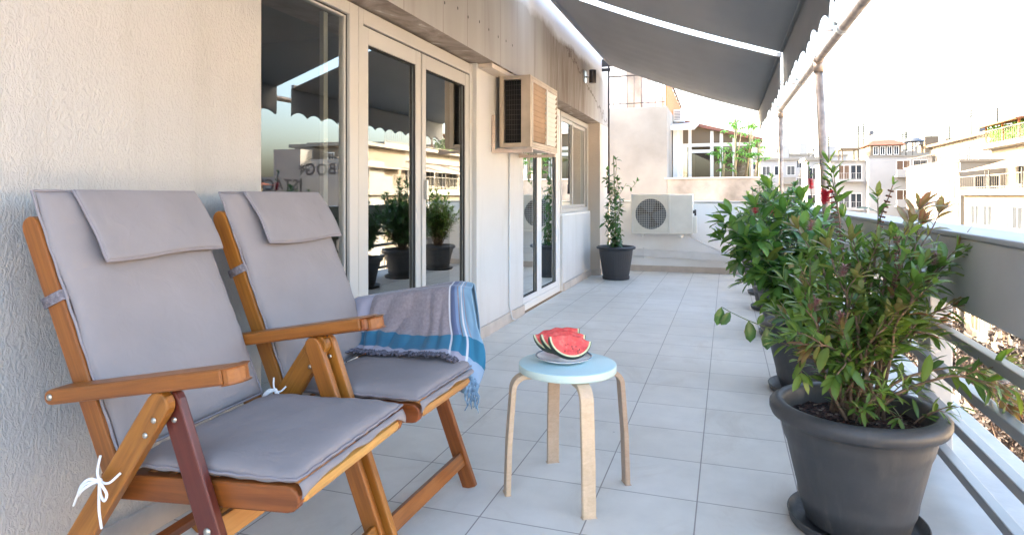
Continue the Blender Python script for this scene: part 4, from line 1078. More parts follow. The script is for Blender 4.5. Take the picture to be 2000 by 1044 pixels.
# pot 1: bottlebrush, close to the camera
def bottlebrush_plant():
    rg = random.Random(11)
    t = thing('potted_plant', 'bottlebrush shrub with coppery shoots in the big dark pot nearest the camera', 'potted plant', (.386, 2.245, 0), 0, 'potted shrubs along the railing')
    make_pot(t, .254, .39, .146, M['pot'], True, False, .05, .85)
    LV = Leaves(); ST = MB(); FL = MB(); FD = MB()
    def W(r, z, dp): return Rv*r+Fv*dp+Vector((0, 0, z))
    # (sideways, height, depth, kind)   kinds: s = seed spike, c = coppery, g = green, f = flower
    tips = [(-.065, 1.09, .05, 's'), (.108, 1.075, .0, 's'), (.160, 1.0, -.05, 'c'), (.295, .985, .05, 'c'), (.330, .88, .0, 'c'), (.215, .96, .08, 'c'),
            (.02, .97, .1, 'g'), (.07, .93, -.1, 's'), (-.14, .93, .08, 'g'), (-.17, .82, 0, 'g'), (-.21, .72, -.08, 'g'), (-.205, .60, -.14, 'c'),
            (.30, .70, .0, 'c'), (.26, .75, .1, 'g'), (.385, .475, -.08, 'c'), (.36, .44, -.16, 'c'), (-.07, .80, -.12, 'g'), (0, .84, .05, 's'), (.15, .82, -.08, 'g'),
            (.26, .60, .05, 'g'), (-.14, .52, -.16, 'g'), (.05, .70, -.14, 'g'), (-.17, .64, .12, 'g'),
            (.10, .88, .16, 'g'), (.24, .86, .16, 'g'), (-.10, .74, .16, 'g'), (.20, .95, -.02, 'c'), (-.02, .90, -.02, 'g'), (.24, .82, -.04, 'g'), (.17, .74, .02, 'g'), (-.12, .88, -.05, 'g'),
            (.10, .78, -.15, 'g'), (.31, .80, .12, 'g'), (.33, .62, .10, 'c'), (-.20, .50, -.05, 'g')]
    for (r, z, dp, k) in tips:
        a = W(rg.uniform(-.06, .09), .35, rg.uniform(-.05, .07)); c = W(r, z, dp)
        mid = a.lerp(c, .5)+Vector((0, 0, .10 if z > .6 else .16))+W(rg.uniform(-.05, .05), 0, rg.uniform(-.05, .05))
        if z < .55: mid.z = .62
        pts = bez(a, mid, c, 14)
        # wobble
        ph = rg.uniform(0, 6); pts = [p+Rv*(.006*math.sin(ph+i*.9))+Fv*(.005*math.cos(ph+i*1.1)) for i, p in enumerate(pts)]
        ST.tube(pts, [.0058*(1-.72*i/14) for i in range(15)], 7)
        rt = 1.0 if k == 'c' else (.6 if rg.random() < .35 else 0)
        if k == 's':
            leaf_stem(LV, pts[:11], rg, .020, .070, .018, .75, .30, tipcl=0, light=.45)
            CP = MB(); sub = bez(pts[9], pts[11], pts[14], 14); capsules(CP, sub, rg); CP.build('seed_spike', M['capsule'], t)
            leaf_stem(LV, pts[13:], rg, .03, .035, .011, .6, .5, tipcl=4, light=.5)
        else:
            leaf_stem(LV, pts, rg, .020, .082, .027, .80, .30, red_tip=rt, light=.5, tipcl=7 if k == 'c' else 5)
        for q in range(3):
            i = rg.randint(4, 12); p = pts[i]; d = (rdir(rg, .5)*.6+(pts[i+1]-pts[i]).normalized()).normalized(); e = p+d*rg.uniform(.06, .14)
            tw = bez(p, p.lerp(e, .5)+Vector((0, 0, .01)), e, 5); ST.tube(tw, [.0022, .002, .0018, .0016, .0014, .001], 5)
            leaf_stem(LV, tw, rg, .017, .062, .020, .85, .1, red_tip=.8*rt*rg.random(), light=.45, tipcl=4)
    # low shoots and dry twigs round the base
    for k in range(15):
        a = W(rg.uniform(-.12, .16), .36, rg.uniform(-.14, .10)); e = a+W(rg.uniform(-.10, .10), rg.uniform(.03, .16), rg.uniform(-.12, .02)); tw = bez(a, a.lerp(e, .5)+Vector((0, 0, .03)), e, 6)
        ST.tube(tw, [.0028, .0024, .002, .0018, .0016, .0014, .001], 5); leaf_stem(LV, tw, rg, .014, .055, .013, .9, .2, light=.55, tipcl=4)
    for (a, c) in ((W(-.095, 1.03, .03), W(-.065, 1.07, .04)), ):
        brush(FL, c-Vector((0, 0, .055))-Rv*.018, c-Vector((0, 0, .015))-Rv*.010, .026, 420, rg)
    for (r, z, dp) in ((-.15, .93, .0), (-.12, .66, -.12), (-.10, .80, -.10), (.20, .83, -.06), (-.19, .70, -.12)):
        c = W(r, z, dp); FD = MB(); brush(FD, c, c+Vector((.01, 0, .035)), .018, 130, rg); FD.build('faded_flower', M['faded_flower'], t)
    ST.build('stems', M['bark'], t); LV.build('foliage', M['leaf_brush'], t); 
    FL.build('red_flower', M['bottlebrush'], t)
    print('pot1 leaves', len(LV.v)//15)
bottlebrush_plant()

def broad_plant():
    rg = random.Random(5)
    t = thing('potted_plant', 'glossy broad-leaved shrub in a dark pot, one long shoot reaching over the tiles', 'potted plant', (.43, 3.72, 0), 0, 'potted shrubs along the railing')
    make_pot(t, .262, .37, .155, M['pot'])
    D = 3.45; X0 = 1000+1240*((.43*Rv.x+3.72*Rv.y)/(.43*Fv.x+3.72*Fv.y))
    LV = Leaves(); ST = MB(); FD = MB()
    def W(r, z, dp): return Rv*r+Fv*dp+Vector((0, 0, z))
    tips = [(-.47, .90, 0), (-.45, .80, .1), (-.40, .94, .1), (-.18, 1.08, .12), (-.06, 1.02, 0), (.06, .92, .1), (-.30, .98, .0), (-.38, .70, 0), (-.32, .58, .05), (-.24, .50, -.1),
            (0, .78, 0), (.12, .68, 0), (-.10, .86, -.12), (-.20, .68, -.14), (-.04, .58, -.14), (.08, .48, -.1), (.18, .56, .0), (-.12, .45, -.2), (-.28, .82, -.1), (-.34, .84, .15),
            (.14, .88, .15), (.2, .78, .1), (-.16, .95, -.02), (-.08, .70, -.2), (-.26, .74, .1), (.02, .95, .12), (-.36, .76, -.08), (-.30, .64, -.12)]
    for (r, z, dp) in tips:
        a = W(rg.uniform(-.04, .04), .31, rg.uniform(-.04, .04)); c = W(r, z, dp)
        mid = a.lerp(c, .5)+Vector((0, 0, .12))+W(rg.uniform(-.03, .03), 0, 0); pts = bez(a, mid, c, 12)
        ST.tube(pts, [.0055*(1-.7*i/12) for i in range(13)], 6)
        leaf_stem(LV, pts, rg, .038, .132, .056, 1.0, .28, light=.42, curl=.35, droop=.15, tipcl=5)
        for q in range(2):
            i = rg.randint(4, 10); p = pts[i]; e = p+rdir(rg, .3)*rg.uniform(.08, .16); tw = bez(p, p.lerp(e, .5)+Vector((0, 0, .02)), e, 4)
            ST.tube(tw, [.0028, .0026, .0022, .002, .0014], 5); leaf_stem(LV, tw, rg, .040, .122, .054, 1.0, .2, light=.40, curl=.35, droop=.15, tipcl=4)
    # the long shoot over the tiles
    a = W(-.06, .33, -.1); c = W(-.50, .46, -.05); pts = bez(a, W(-.28, .33, -.1), c, 10); ST.tube(pts, [.004*(1-.5*i/10) for i in range(11)], 6)
    for (i, dx, dz, sz) in ((10, -.25, -1, .10), (9, -.6, -.8, .085), (7, .1, -1, .115), (5, .05, -1, .12), (6, .3, .5, .06)):
        LV.leaf(pts[i], W(dx, dz, -.1), -Fv+Vector((0, 0, .3)), sz, sz*.56, rg.uniform(.1, .5), 0, .12)
    for (r, z, dp) in ((-.02, .82, -.2), (-.30, .75, -.1)):
        FD = MB(); brush(FD, W(r, z, dp), W(r, z+.04, dp), .03, 120, rg); FD.build('faded_flower', M['faded_flower'], t)
    ST.build('stems', M['green_stem'], t); LV.build('foliage', M['leaf_broad'], t)
    print('pot2 leaves', len(LV.v)//15)
broad_plant()

def bushy(label, loc, seed, pot, w_, h0, h1, n, L, Wd, leafm, flowers=(), whorl=True, sp=.03, rim=.25, curl=.3, group='potted shrubs along the railing'):
    rg = random.Random(seed); t = thing('potted_plant', label, 'potted plant', loc, 0, group)
    make_pot(t, rim, pot, rim*.6, M['pot'])
    LV = Leaves(); ST = MB(); FL = MB()
    for k in range(n):
        a = 2.4*k; q = math.sqrt((k+.5)/n); z = h1-(h1-h0)*q**1.5*rg.uniform(.7, 1.15); r_ = w_*q*rg.uniform(.75, 1.1)
        if rg.random() < .35: z = rg.uniform(h0, h1*.85)
        c = Vector((r_*math.cos(a), r_*math.sin(a), z)); a_ = Vector((c.x*.12, c.y*.12, pot-.06)); pts = bez(a_, a_.lerp(c, .5)+Vector((0, 0, .12)), c, 10)
        ST.tube(pts, [.006*(1-.7*i/10) for i in range(11)], 6); leaf_stem(LV, pts, rg, sp, L, Wd, .95, .3, whorl, light=.45, curl=curl, tipcl=7)
        for q2 in range(2):
            i = rg.randint(4, 8); e = pts[i]+rdir(rg, .6)*rg.uniform(.08, .15); tw = bez(pts[i], pts[i].lerp(e, .5), e, 4); ST.tube(tw, .002, 5); leaf_stem(LV, tw, rg, sp, L*.9, Wd*.9, .95, .3, whorl, light=.45, curl=curl, tipcl=6)
    for f in flowers:
        p = Vector(f); ST.tube([p-Vector((-.02, 0, .16)), p-Vector((0, 0, .05)), p+Vector((-.02, 0, .14))], .003, 5); brush(FL, p-Vector((0, 0, .03)), p+Vector((-.005, 0, .04)), .032, 420, rg)
        leaf_stem(LV, [p+Vector((-.005, 0, .05)), p+Vector((-.02, 0, .14))], rg, .02, .05, .014, .8, .1, light=.3)
    ST.build('stems', M['bark'], t); LV.build('foliage', leafm, t)
    if flowers: FL.build('red_flowers', M['bottlebrush'], t)
    print(label, len(LV.v)//15)
    return t
bushy('dense whorled-leaf shrub dotted with red bottlebrush blooms, third pot from the camera', (.44, 5.15, 0), 21, .37, .36, .55, 1.12, 46, .085, .024, M['leaf_small'], [(.14, -.08, 1.12), (-.24, -.12, .94), (-.12, -.14, .93)])
bushy('leafy shrub in the fourth dark pot, between the third and fifth', (.42, 6.3, 0), 41, .35, .30, .55, 1.10, 34, .085, .026, M['leaf_small'])
bushy('upright shrub in the dark pot at the very end beside the low end wall', (.38, 8.25, 0), 51, .35, .30, .6, 1.22, 36, .085, .024, M['leaf_brush'])
bushy('tall bushy green shrub in the fifth dark pot, just before the last', (.42, 7.25, 0), 31, .37, .34, .6, 1.24, 46, .085, .026, M['leaf_small'])
# far climbing plant by the pier
def climber():
    rg = random.Random(3); t = thing('potted_plant', 'slim climbing plant in a ribbed slate-blue pot beside the far pier', 'potted plant', (-1.325, 8.0, 0))
    make_pot(t, .245, .415, .155, M['pot_far'], True, True, .035, .25)
    LV = Leaves(); ST = MB()
    for k in range(11):
        ph = rg.uniform(0, 6); am = rg.uniform(.03, .10); h = rg.uniform(1.1, 1.50) if k < 6 else rg.uniform(.6, .95); pts = []
        for i in range(22):
            s = i/21; z = .37+(h-.37)*s; pts.append(Vector((am*math.sin(ph+s*7)*min(1, s*3)-.05*s, am*math.cos(ph+s*6)*min(1, s*3), z)))
        ST.tube(pts, .0035, 5); leaf_stem(LV, pts, rg, .038, .085, .040, 1.15, .04, light=.45, curl=.5, droop=.35, tipcl=4)
    e = [Vector((.02, 0, 1.02)), Vector((.13, 0, 1.20)), Vector((.20, 0, 1.14)), Vector((.26, 0, 1.22))]; ST.tube(e, .003, 5); leaf_stem(LV, e, rg, .045, .07, .03, 1, .3, droop=.2, light=.5)
    b = MB(); b.tube([(0, 0, .35), (-.03, 0, 1.55)], .006, 6); b.build('stake', M['green_stem'], t)
    ST.build('stems', M['green_stem'], t); LV.build('foliage', M['leaf_small'], t)
climber()

# ---------------------------------------------------------------- neighbouring rooftop
nb = thing('neighbour_building', 'weathered cream rooftop block with an iron railing just past the terrace end', 'building')
b = MB(); b.box(-3.5, -.957, 11.0, 14.5, -11, 2.56); b.build('tall_wall', M['rough_render'], nb, .01)
b = MB(); b.box(-.955, .62, 11.0, 11.3, -11, 1.33); b.build('low_wall', M['rough_low'], nb, .01)
b = MB(); b.box(-1.0, .66, 10.97, 11.33, 1.331, 1.352); b.build('ledge', M['white_paint'], nb)
b = MB(); b.box(-.955, .60, 11.3, 16, -11, 1.30); b.build('terrace_slab', M['rough_low'], nb)
b = MB()
for k in range(19): x = -3.2+k*.12; b.tube([(x, 11.06, 2.56), (x, 11.06, 3.12)], .006, 5)
b.tube([(-3.3, 11.06, 3.12), (-.97, 11.06, 3.12)], .013, 6); b.tube([(-3.3, 11.06, 2.64), (-.97, 11.06, 2.64)], .008, 5)
b.build('iron_railing', M['dark_pole'], nb)
b = MB(); b.box(-3.5, -1.45, 13.2, 13.6, 2.56, 4.2); b.build('white_wall', M['white_paint'], nb)
b = MB(); b.box(-1.88, -1.60, 12.6, 12.9, 2.56, 3.9); b.build('grey_column', M['rough_low'], nb)
b = MB(); b.box(-1.50, -1.15, 12.4, 12.7, 2.56, 2.95); b.build('roof_box', M['ac_white'], nb, .01)
wf = thing('timber_fence', 'orange-brown timber slat screen edging the neighbouring rooftop', 'fence')
b = MB()
for k in range(17):
    s = k/16; y = 11.05+3.4*s; b.box(-.99, -.965, y, y+.15, 2.42, 3.06+.02*(k % 2)-.10*s)
b.build('slat_panel', M['warm_wood_fence'], wf)
b = MB(); b.tube([(-.95, 11.05, 3.10), (-.95, 14.4, 2.98)], .018, 6); b.build('top_rail', M['dark_pole'], wf)
# conservatory
cv = thing('conservatory', 'white framed glazed conservatory under a sloping brown roof on the neighbouring terrace', 'conservatory', (0, 0, 0))
CY = 12.6
b = MB(); b.box(-.94, -.86, CY-.6, CY, 1.30, 2.35); b.build('side_wall', M['white_paint'], cv)
b = MB(); b.add([(-.90, CY, 1.30), (.52, CY, 1.30), (.52, CY, 2.08), (-.90, CY, 2.45)], [(0, 1, 2, 3)]); 
b = MB()
for x in (-.86, -.70, -.30, -.13, .10, .40): b.box(x, x+.06, CY-.03, CY+.03, 1.30, 2.42-(x+.9)*.25)
b.box(-.86, .5, CY-.025, CY+.025, 1.30, 1.37); b.box(-.86, .5, CY-.025, CY+.025, 1.98, 2.04); b.box(-.70, -.24, CY-.028, CY+.028, 1.86, 1.92)
b.build('glazing_frame', M['frame_white'], cv)
b = MB(); b.add([(-.80, CY+.01, 1.37), (.46, CY+.01, 1.37), (.46, CY+.01, 2.04), (-.80, CY+.01, 2.04)], [(0, 1, 2, 3)]); b.build('pane', M['glass'], cv)
b = MB(); b.box(-.80, .5, CY+1.4, CY+1.5, 1.3, 2.3); b.build('inner_wall', M['beige_wall'], cv)
b = MB(); b.box(-.6, -.30, CY+.5, CY+.52, 1.3, 1.9); b.box(-.05, .25, CY+.5, CY+.52, 1.6, 1.95); b.build('blind', M['shutter_warm'], cv)
b = MB(); b.add([(-.90, CY-.12, 2.52), (.62, CY-.12, 2.10), (.62, CY+1.6, 2.10), (-.90, CY+1.6, 2.52), (-.90, CY-.12, 2.46), (.62, CY-.12, 2.04), (.62, CY+1.6, 2.04), (-.90, CY+1.6, 2.46)],
                [(0, 1, 2, 3), (4, 7, 6, 5), (0, 4, 5, 1), (1, 5, 6, 2), (2, 6, 7, 3), (3, 7, 4, 0)]); b.build('roof', M['roof_brown'], cv)
b = MB(); b.add([(-.90, CY-.02, 2.46), (.60, CY-.02, 2.05), (.60, CY-.02, 2.04), (-.30, CY-.02, 2.04), (-.90, CY-.02, 2.04)], [(0, 1, 2, 3, 4)]); b.build('gable_panel', M['beige_wall'], cv)
b = MB(); b.add([(-1.05, CY-.9, 2.22), (-.55, CY-.9, 2.22), (-.50, CY-.05, 2.40), (-1.05, CY-.05, 2.40), (-1.05, CY-.9, 2.30), (-.55, CY-.9, 2.30), (-.50, CY-.05, 2.44), (-1.05, CY-.05, 2.44)],
                [(0, 3, 2, 1), (4, 5, 6, 7), (0, 1, 5, 4), (1, 2, 6, 5), (2, 3, 7, 6), (3, 0, 4, 7)]); b.build('door_canopy', M['white_paint'], cv)
a3 = thing('air_conditioner', 'small white condenser perched above the conservatory door canopy', 'air conditioner', (-1.0, 12.2, 2.43))
b = MB(); b.box(.05, .25, 0, .2, 0, .22); b.build('casing', M['ac_white'], a3, .01)
b = MB()
for k in range(6): b.box(.07, .18, -.006, -.001, .03+k*.028, .042+k*.028)
b.build('grille', M['fan'], a3)
# papaya-like plants on canes
def cane_plant(x, y, h, seed, label):
    rg = random.Random(seed); t = thing('terrace_plant', label, 'plant', (x, y, 1.30), 0, 'plants on the neighbouring terrace')
    LV = Leaves(); ST = MB(); BC = MB()
    for k in range(3): BC.tube([(rg.uniform(-.06, .06), rg.uniform(-.05, .05), 0), (rg.uniform(-.02, .12), 0, h*rg.uniform(.8, 1))], .010, 6)
    for k in range(16):
        z = h*(.15+.85*rg.random()**.7); p = Vector((.03*math.sin(z*9), 0, z)); d = rdir(rg, .15); e = p+Vector((d.x, d.y, abs(d.z)*.5))*rg.uniform(.10, .24); ST.tube([p, p.lerp(e, .5)+Vector((0, 0, .02)), e], .0035, 5)
        for q in range(7):
            a = q*.9-2.7; v = (e-p).normalized(); sx = v.cross(Vector((0, 0, 1))); sx = sx.normalized() if sx.length > .05 else Vector((1, 0, 0))
            LV.leaf(e, v*math.cos(a)+sx*math.sin(a)+Vector((0, 0, -.15)), Vector((0, 0, 1)), rg.uniform(.07, .11), .035, rg.uniform(.3, 1), 0, .35)
    ST.tube([(0, 0, 0), (.02, 0, h*.5), (0, 0, h)], .010, 6)
    ST.build('stems', M['green_stem'], t); BC.build('bamboo_canes', M['bamboo'], t); LV.build('foliage', M['leaf_papaya'], t)
cane_plant(-.10, 12.0, .60, 2, 'low leafy plant against the conservatory glass')
cane_plant(.14, 11.9, 1.12, 3, 'tallest light green plant tied to bamboo canes beside the conservatory')
cane_plant(.36, 12.0, 1.06, 4, 'light green lobed plant on canes at the conservatory corner')
cane_plant(.50, 11.8, .72, 6, 'short bushy plant at the outer end of the neighbouring terrace')

# ---------------------------------------------------------------- street far below
b = MB(); b.box(-60, 3000, -1500, 3000, -12.3, -12.0); tag(b.build('ground', M['town']), kind='structure')
b = MB(); b.box(2.6, 11.2, -60, 160, -12.0, -11.95); tag(b.build('road', M['asphalt']), kind='structure')
b = MB(); b.box(11.2, 14.0, -60, 160, -12.0, -11.82); tag(b.build('pavement', M['pavement']), kind='structure')

def far_win(parent, kind, x, y, z, w_, h, facing, m=None):
    """facing 'x' looks towards the street (-x); 'y' looks towards the camera (-y)"""
    key = (facing, round(w_, 2), round(h, 2), kind)
    if key not in CH:
        b = MB(); t = .05; ms = {'glass': M['win_glass'], 'shutter': M['shutter'], 'warm': M['shutter_warm']}[kind]
        if facing == 'x':
            b.box(-.02, .03, -w_/2, w_/2, 0, h, 1)
            b.box(-.06, -.021, -w_/2-t, -w_/2, -t, h+t, 0); b.box(-.06, -.021, w_/2, w_/2+t, -t, h+t, 0); b.box(-.06, -.022, -w_/2, w_/2, -t, 0, 0); b.box(-.06, -.022, -w_/2, w_/2, h, h+t, 0); b.box(-.05, -.021, -.02, .02, 0, h, 0)
        else:
            b.box(-w_/2, w_/2, -.02, .03, 0, h, 1)
            b.box(-w_/2-t, -w_/2, -.06, -.021, -t, h+t, 0); b.box(w_/2, w_/2+t, -.06, -.021, -t, h+t, 0); b.box(-w_/2, w_/2, -.06, -.022, -t, 0, 0); b.box(-w_/2, w_/2, -.06, -.022, h, h+t, 0); b.box(-.02, .02, -.05, -.021, 0, h, 0)
        o = b.build('window', [M['frame_white'], ms], parent); CH[key] = o
    else:
        o = CH[key].copy(); col.objects.link(o); o.parent = parent
    o.location = (x, y, z); return o
def rail_run(b, p0, p1, h=.9, step=.15, r=.012):
    p0, p1 = Vector(p0), Vector(p1); L = (p1-p0).length; n = max(2, int(L/step))
    for k in range(n+1): q = p0.lerp(p1, k/n); b.bar(q, q+Vector((0, 0, h)), r*1.5, r*1.5)
    for z in (h, .1): b.bar(p0+Vector((0, 0, z)), p1+Vector((0, 0, z)), r*2.4, r*2.4)

# building B: long sunlit block with awnings, graffiti on its party wall
B = thing('apartment_building', 'long sunlit block across the street with awninged terrace and roof pergola', 'building')
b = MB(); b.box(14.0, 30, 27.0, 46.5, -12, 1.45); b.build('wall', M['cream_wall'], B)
b = MB(); b.box(16.4, 22, 33.2, 49.5, 1.451, 4.05); b.build('penthouse_wall', M['ivory_wall'], B)
b = MB(); b.box(13.6, 16.4, 27.0, 46.5, 1.1, 1.449); b.box(15.6, 22.4, 33.1, 49.7, 4.051, 4.25); b.build('slab', M['ivory_wall'], B)
b = MB()
for z in (-1.75, -4.75, -7.75): b.box(12.9, 14.0, 30, 46, z-.18, z)
b.build('balcony_slab', M['ivory_wall'], B)
b = MB()
for z in (-1.75, -4.75, -7.75): rail_run(b, (12.95, 30, z), (12.95, 46, z), .95, .22)
rail_run(b, (13.65, 30.5, 1.45), (13.65, 46.5, 1.45), .75, .30); rail_run(b, (15.7, 33.3, 4.25), (15.7, 49.6, 4.25), .9, .25)
b.build('railing', M['ivory_wall'], B)
b = MB(); b.box(13.96, 14.0, 30.5, 46.4, .62, 1.09); b.box(13.96, 14.0, 30.5, 46.4, -2.6, -1.9); b.build('beige_band', M['tan_band'], B)
b = MB(); b.box(13.62, 13.72, 27.0, 30.5, 1.45, 2.10); b.build('terrace_parapet', M['ivory_wall'], B)
for k in range(9):
    y = 29.0+k*1.95
    far_win(B, 'glass' if k % 3 else 'shutter', 14.0, y, -.62, 1.25, 1.1, 'x'); far_win(B, 'warm' if k % 2 else 'glass', 14.0, y, -3.9, 1.2, 2.0, 'x')
    far_win(B, 'warm' if k % 2 == 0 else 'shutter', 14.0, y, -6.9, 1.2, 2.0, 'x'); far_win(B, 'glass', 16.4, y, 1.75, 1.3, 1.5, 'x')
for k in range(4):
    y0_ = 28.0+k*4.6; b = MB()
    P = [[(16.38-2.9*s, y0_+4.3*t_, 3.35-.85*s-.05*math.sin(math.pi*s)) for t_ in (0, .25, .5, .75, 1)] for s in (0, .25, .5, .75, 1)]
    b.grid(P); b.build('terrace_awning', M['far_awning'], B, 0, .02)
    b = MB()
    for yy in (y0_+.1, y0_+4.2): b.bar((13.55, yy, 2.5), (16.3, yy, 3.2), .05, .05); b.bar((13.62, yy, 1.45), (13.62, yy, 2.5), .05, .05)
    b.build('awning_arm', M['metal_rail'], B)
# pergola with planting on the roof
b = MB()
for x in (15.9, 17.8):
    for y in (43.9, 46.2, 48.8): b.bar((x, y, 4.25), (x, y, 5.9 if x > 16 else 5.5), .09, .09)
b.build('pergola_post', M['warm_wood_fence'], B)
b = MB(); b.add([(15.4, 43.0, 5.45), (15.4, 49.3, 5.45), (19.2, 49.3, 6.1), (19.2, 43.0, 6.1)], [(0, 1, 2, 3)]); b.build('pergola_roof', M['orange_awning'], B, 0, .08)
LV = Leaves(); rg = random.Random(8)
for k in range(2600):
    p = Vector((rg.uniform(16.0, 17.6), rg.uniform(43.8, 48.9), 4.4+1.0*rg.random()**1.3)); 
    if noise.noise(p*1.1) < -.12: continue
    LV.leaf(p, rdir(rg), rdir(rg), .24, .13, rg.random(), rg.random()*.3, .2)
LV.build('roof_planting', M['leaf_papaya'], B)
# party wall stack at the near end, seen mirrored in the big window
b = MB(); b.box(13.96, 16.2, 26.9, 30.2, -12, 2.87)
b.add([(16.2, 26.9, -12), (19.8, 26.9, -12), (19.8, 26.9, 2.02), (16.9, 26.9, 2.02), (16.2, 26.9, 2.6)], [(0, 1, 2, 3, 4)])
b.box(16.2, 30, 26.95, 30.2, -12, 2.0); b.build('party_wall', M['grey_wall'], B)
b = MB(); b.box(16.9, 18.55, 27.0, 27.95, 2.0, 3.42); b.build('stair_tower', M['grey_wall'], B)
b = MB(); b.box(14.2, 17.0, 28.2, 33.0, 1.46, 3.62); b.build('roof_room', M['cream_wall'], B)
b = MB(); b.box(13.7, 17.2, 27.9, 33.05, 3.621, 3.80); b.build('eaves', M['ivory_wall'], B)
far_win(B, 'shutter', 15.9, 28.2, 2.8, .3, .45, 'y')
def text_mesh(s, size, m, parent, loc, wiggle=0):
    cu = bpy.data.curves.new('lettering', 'FONT'); cu.body = s; cu.size = size; cu.extrude = .004; cu.offset = .012; cu.space_character = 1.12
    to = bpy.data.objects.new('lettering', cu); col.objects.link(to)
    dg = bpy.context.evaluated_depsgraph_get(); me = bpy.data.meshes.new_from_object(to.evaluated_get(dg)); bpy.data.objects.remove(to); bpy.data.curves.remove(cu)
    rg = random.Random(len(s))
    for v in me.vertices:
        v.co.x += .04*noise.noise(Vector((v.co.x*1.5, v.co.y*2, 1))); v.co.y += .05*noise.noise(Vector((v.co.x*1.7, v.co.y*2, 9)))
    me.materials.clear(); me.materials.append(m)
    o = bpy.data.objects.new('lettering', me); col.objects.link(o); o.parent = parent; o.location = loc; o.rotation_euler = (R(90), 0, 0); return o
text_mesh('MBOG*', .80, M['graffiti'], B, (14.05, 26.885, 2.10)); text_mesh('STACE', .78, M['graffiti'], B, (16.95, 26.885, 1.36))
b = MB(); b.box(16.75, 16.83, 26.87, 26.895, .7, 1.95); b.box(16.83, 17.0, 26.87, 26.895, 1.72, 1.80); b.build('sprayed_stroke', M['graffiti'], B)

# building C: white block with a lower front and set-back top
Cb = thing('apartment_building', 'white stepped block with ribbon windows beyond the awninged terrace', 'building')
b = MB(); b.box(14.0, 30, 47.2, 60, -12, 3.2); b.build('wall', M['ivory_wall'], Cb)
b = MB(); b.box(17.2, 30, 50, 66, 3.201, 5.3); b.build('upper_wall', M['ivory_wall'], Cb)
b = MB(); b.box(13.9, 30.2, 47.1, 60.2, 3.201, 3.36); b.build('slab', M['ivory_wall'], Cb)
b = MB(); b.box(16.7, 30.2, 49.8, 66.2, 5.301, 5.5); b.build('roof_slab', M['beige_wall'], Cb)
b = MB(); rail_run(b, (14.1, 47.3, 3.36), (14.1, 60, 3.36), .7, .45); b.build('railing', M['metal_rail'], Cb)
for (ya_, yb_, za_, zb_) in ((47.4, 57.2, 2.35, 3.15), (47.4, 59.8, -.35, .65), (47.4, 59.8, -3.35, -2.4)):
    b = MB(); b.box(13.96, 13.999, ya_, yb_, za_, zb_); b.build('beige_band', M['tan_band'], Cb)
for k in range(12):
    y = 47.9+k*1.03
    for z in (.85, -2.15, -5.2): far_win(Cb, ('glass', 'glass', 'shutter')[k % 3], 14.0, y, z, .78, 1.3, 'x')
for k in range(9): far_win(Cb, 'warm' if k % 3 else 'glass', 17.2, 51+k*1.7, 3.75, .9, 1.0, 'x')
for k in range(3): far_win(Cb, 'glass', 15.4+k*2.4, 47.2, 1.0, 1.3, 1.3, 'y')

def block(label, x0, x1, y0, y1, zt, m, wins=True, extra=None, rows=4, kinds=('glass', 'shutter'), nx=None, ny=None):
    t = thing('apartment_building', label, 'building')
    b = MB(); b.box(x0, x1, y0, y1, -12, zt); b.build('wall', m, t)
    b = MB(); b.box(x0-.25, x1+.25, y0-.25, y1+.25, zt+.001, zt+.35); b.build('cornice', M['ivory_wall'], t)
    b = MB(); w_ = (x1-x0)
    b.box(x0+w_*.55, x0+w_*.8, y0+1, y0+4, zt+.352, zt+2.2); b.build('stair_house', m, t)
    for k_ in range(3):
        ax_ = x0+w_*(.15+.3*k_)+.3*k_; ay_ = y0+1.5+k_*1.7; hh = 1.6+.7*((k_*7+int(x0)) % 3)
        b = MB(); b.bar((ax_, ay_, zt+.35), (ax_, ay_, zt+.35+hh), .05, .05)
        for q_ in range(4): b.bar((ax_-.5, ay_, zt+.1+hh-.2*q_), (ax_+.5, ay_, zt+.1+hh-.2*q_), .03, .03)
        b.build('aerial', M['dark_pole'], t)
    b = MB(); b.bar((x0+w_*.25, y0+2.2, zt+.6), (x0+w_*.25+1.3, y0+2.2, zt+1.5), 1.0, .06); b.tube([(x0+w_*.25+1.4, y0+1.6, zt+1.6), (x0+w_*.25+1.4, y0+2.8, zt+1.6)], .25, 10); b.build('solar_heater', M['fan'], t)
    nx = nx or max(3, int(w_/2.1)); ny = ny or max(3, min(7, int((y1-y0)/2.2))); i = 0
    for r_ in range(rows):
        z = zt-2.1-r_*3.0
        for k in range(nx):
            i += 1; far_win(t, kinds[i % len(kinds)], x0+(k+.5)*w_/nx, y0, z, 1.0, 1.25, 'y')
        for k in range(ny):
            i += 1; far_win(t, kinds[(i+r_) % len(kinds)], x0, y0+(k+.5)*(y1-y0)/ny, z, 1.0, 1.25, 'x')
    for r_ in range(1, rows):
        b = MB(); z = zt-.3-r_*3.0; b.box(x0+w_*.50, x1-.3, y0-1.1, y0, z-.15, z); b.box(x0+w_*.50, x1-.3, y0-1.1, y0-1.02, z, z+.85)
        b.build('balcony', M['ivory_wall'], t)
    return t
g1 = thing('apartment_building', 'pale grey block with a small terracotta-roofed penthouse and water heater on top', 'building')
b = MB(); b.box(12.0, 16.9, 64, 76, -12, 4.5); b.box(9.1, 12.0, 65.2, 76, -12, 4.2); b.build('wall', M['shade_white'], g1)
b = MB(); b.box(11.9, 17.0, 63.9, 76.1, 4.501, 4.62); b.box(9.0, 11.9, 65.0, 76.1, 4.201, 4.32); b.build('cornice', M['ivory_wall'], g1)
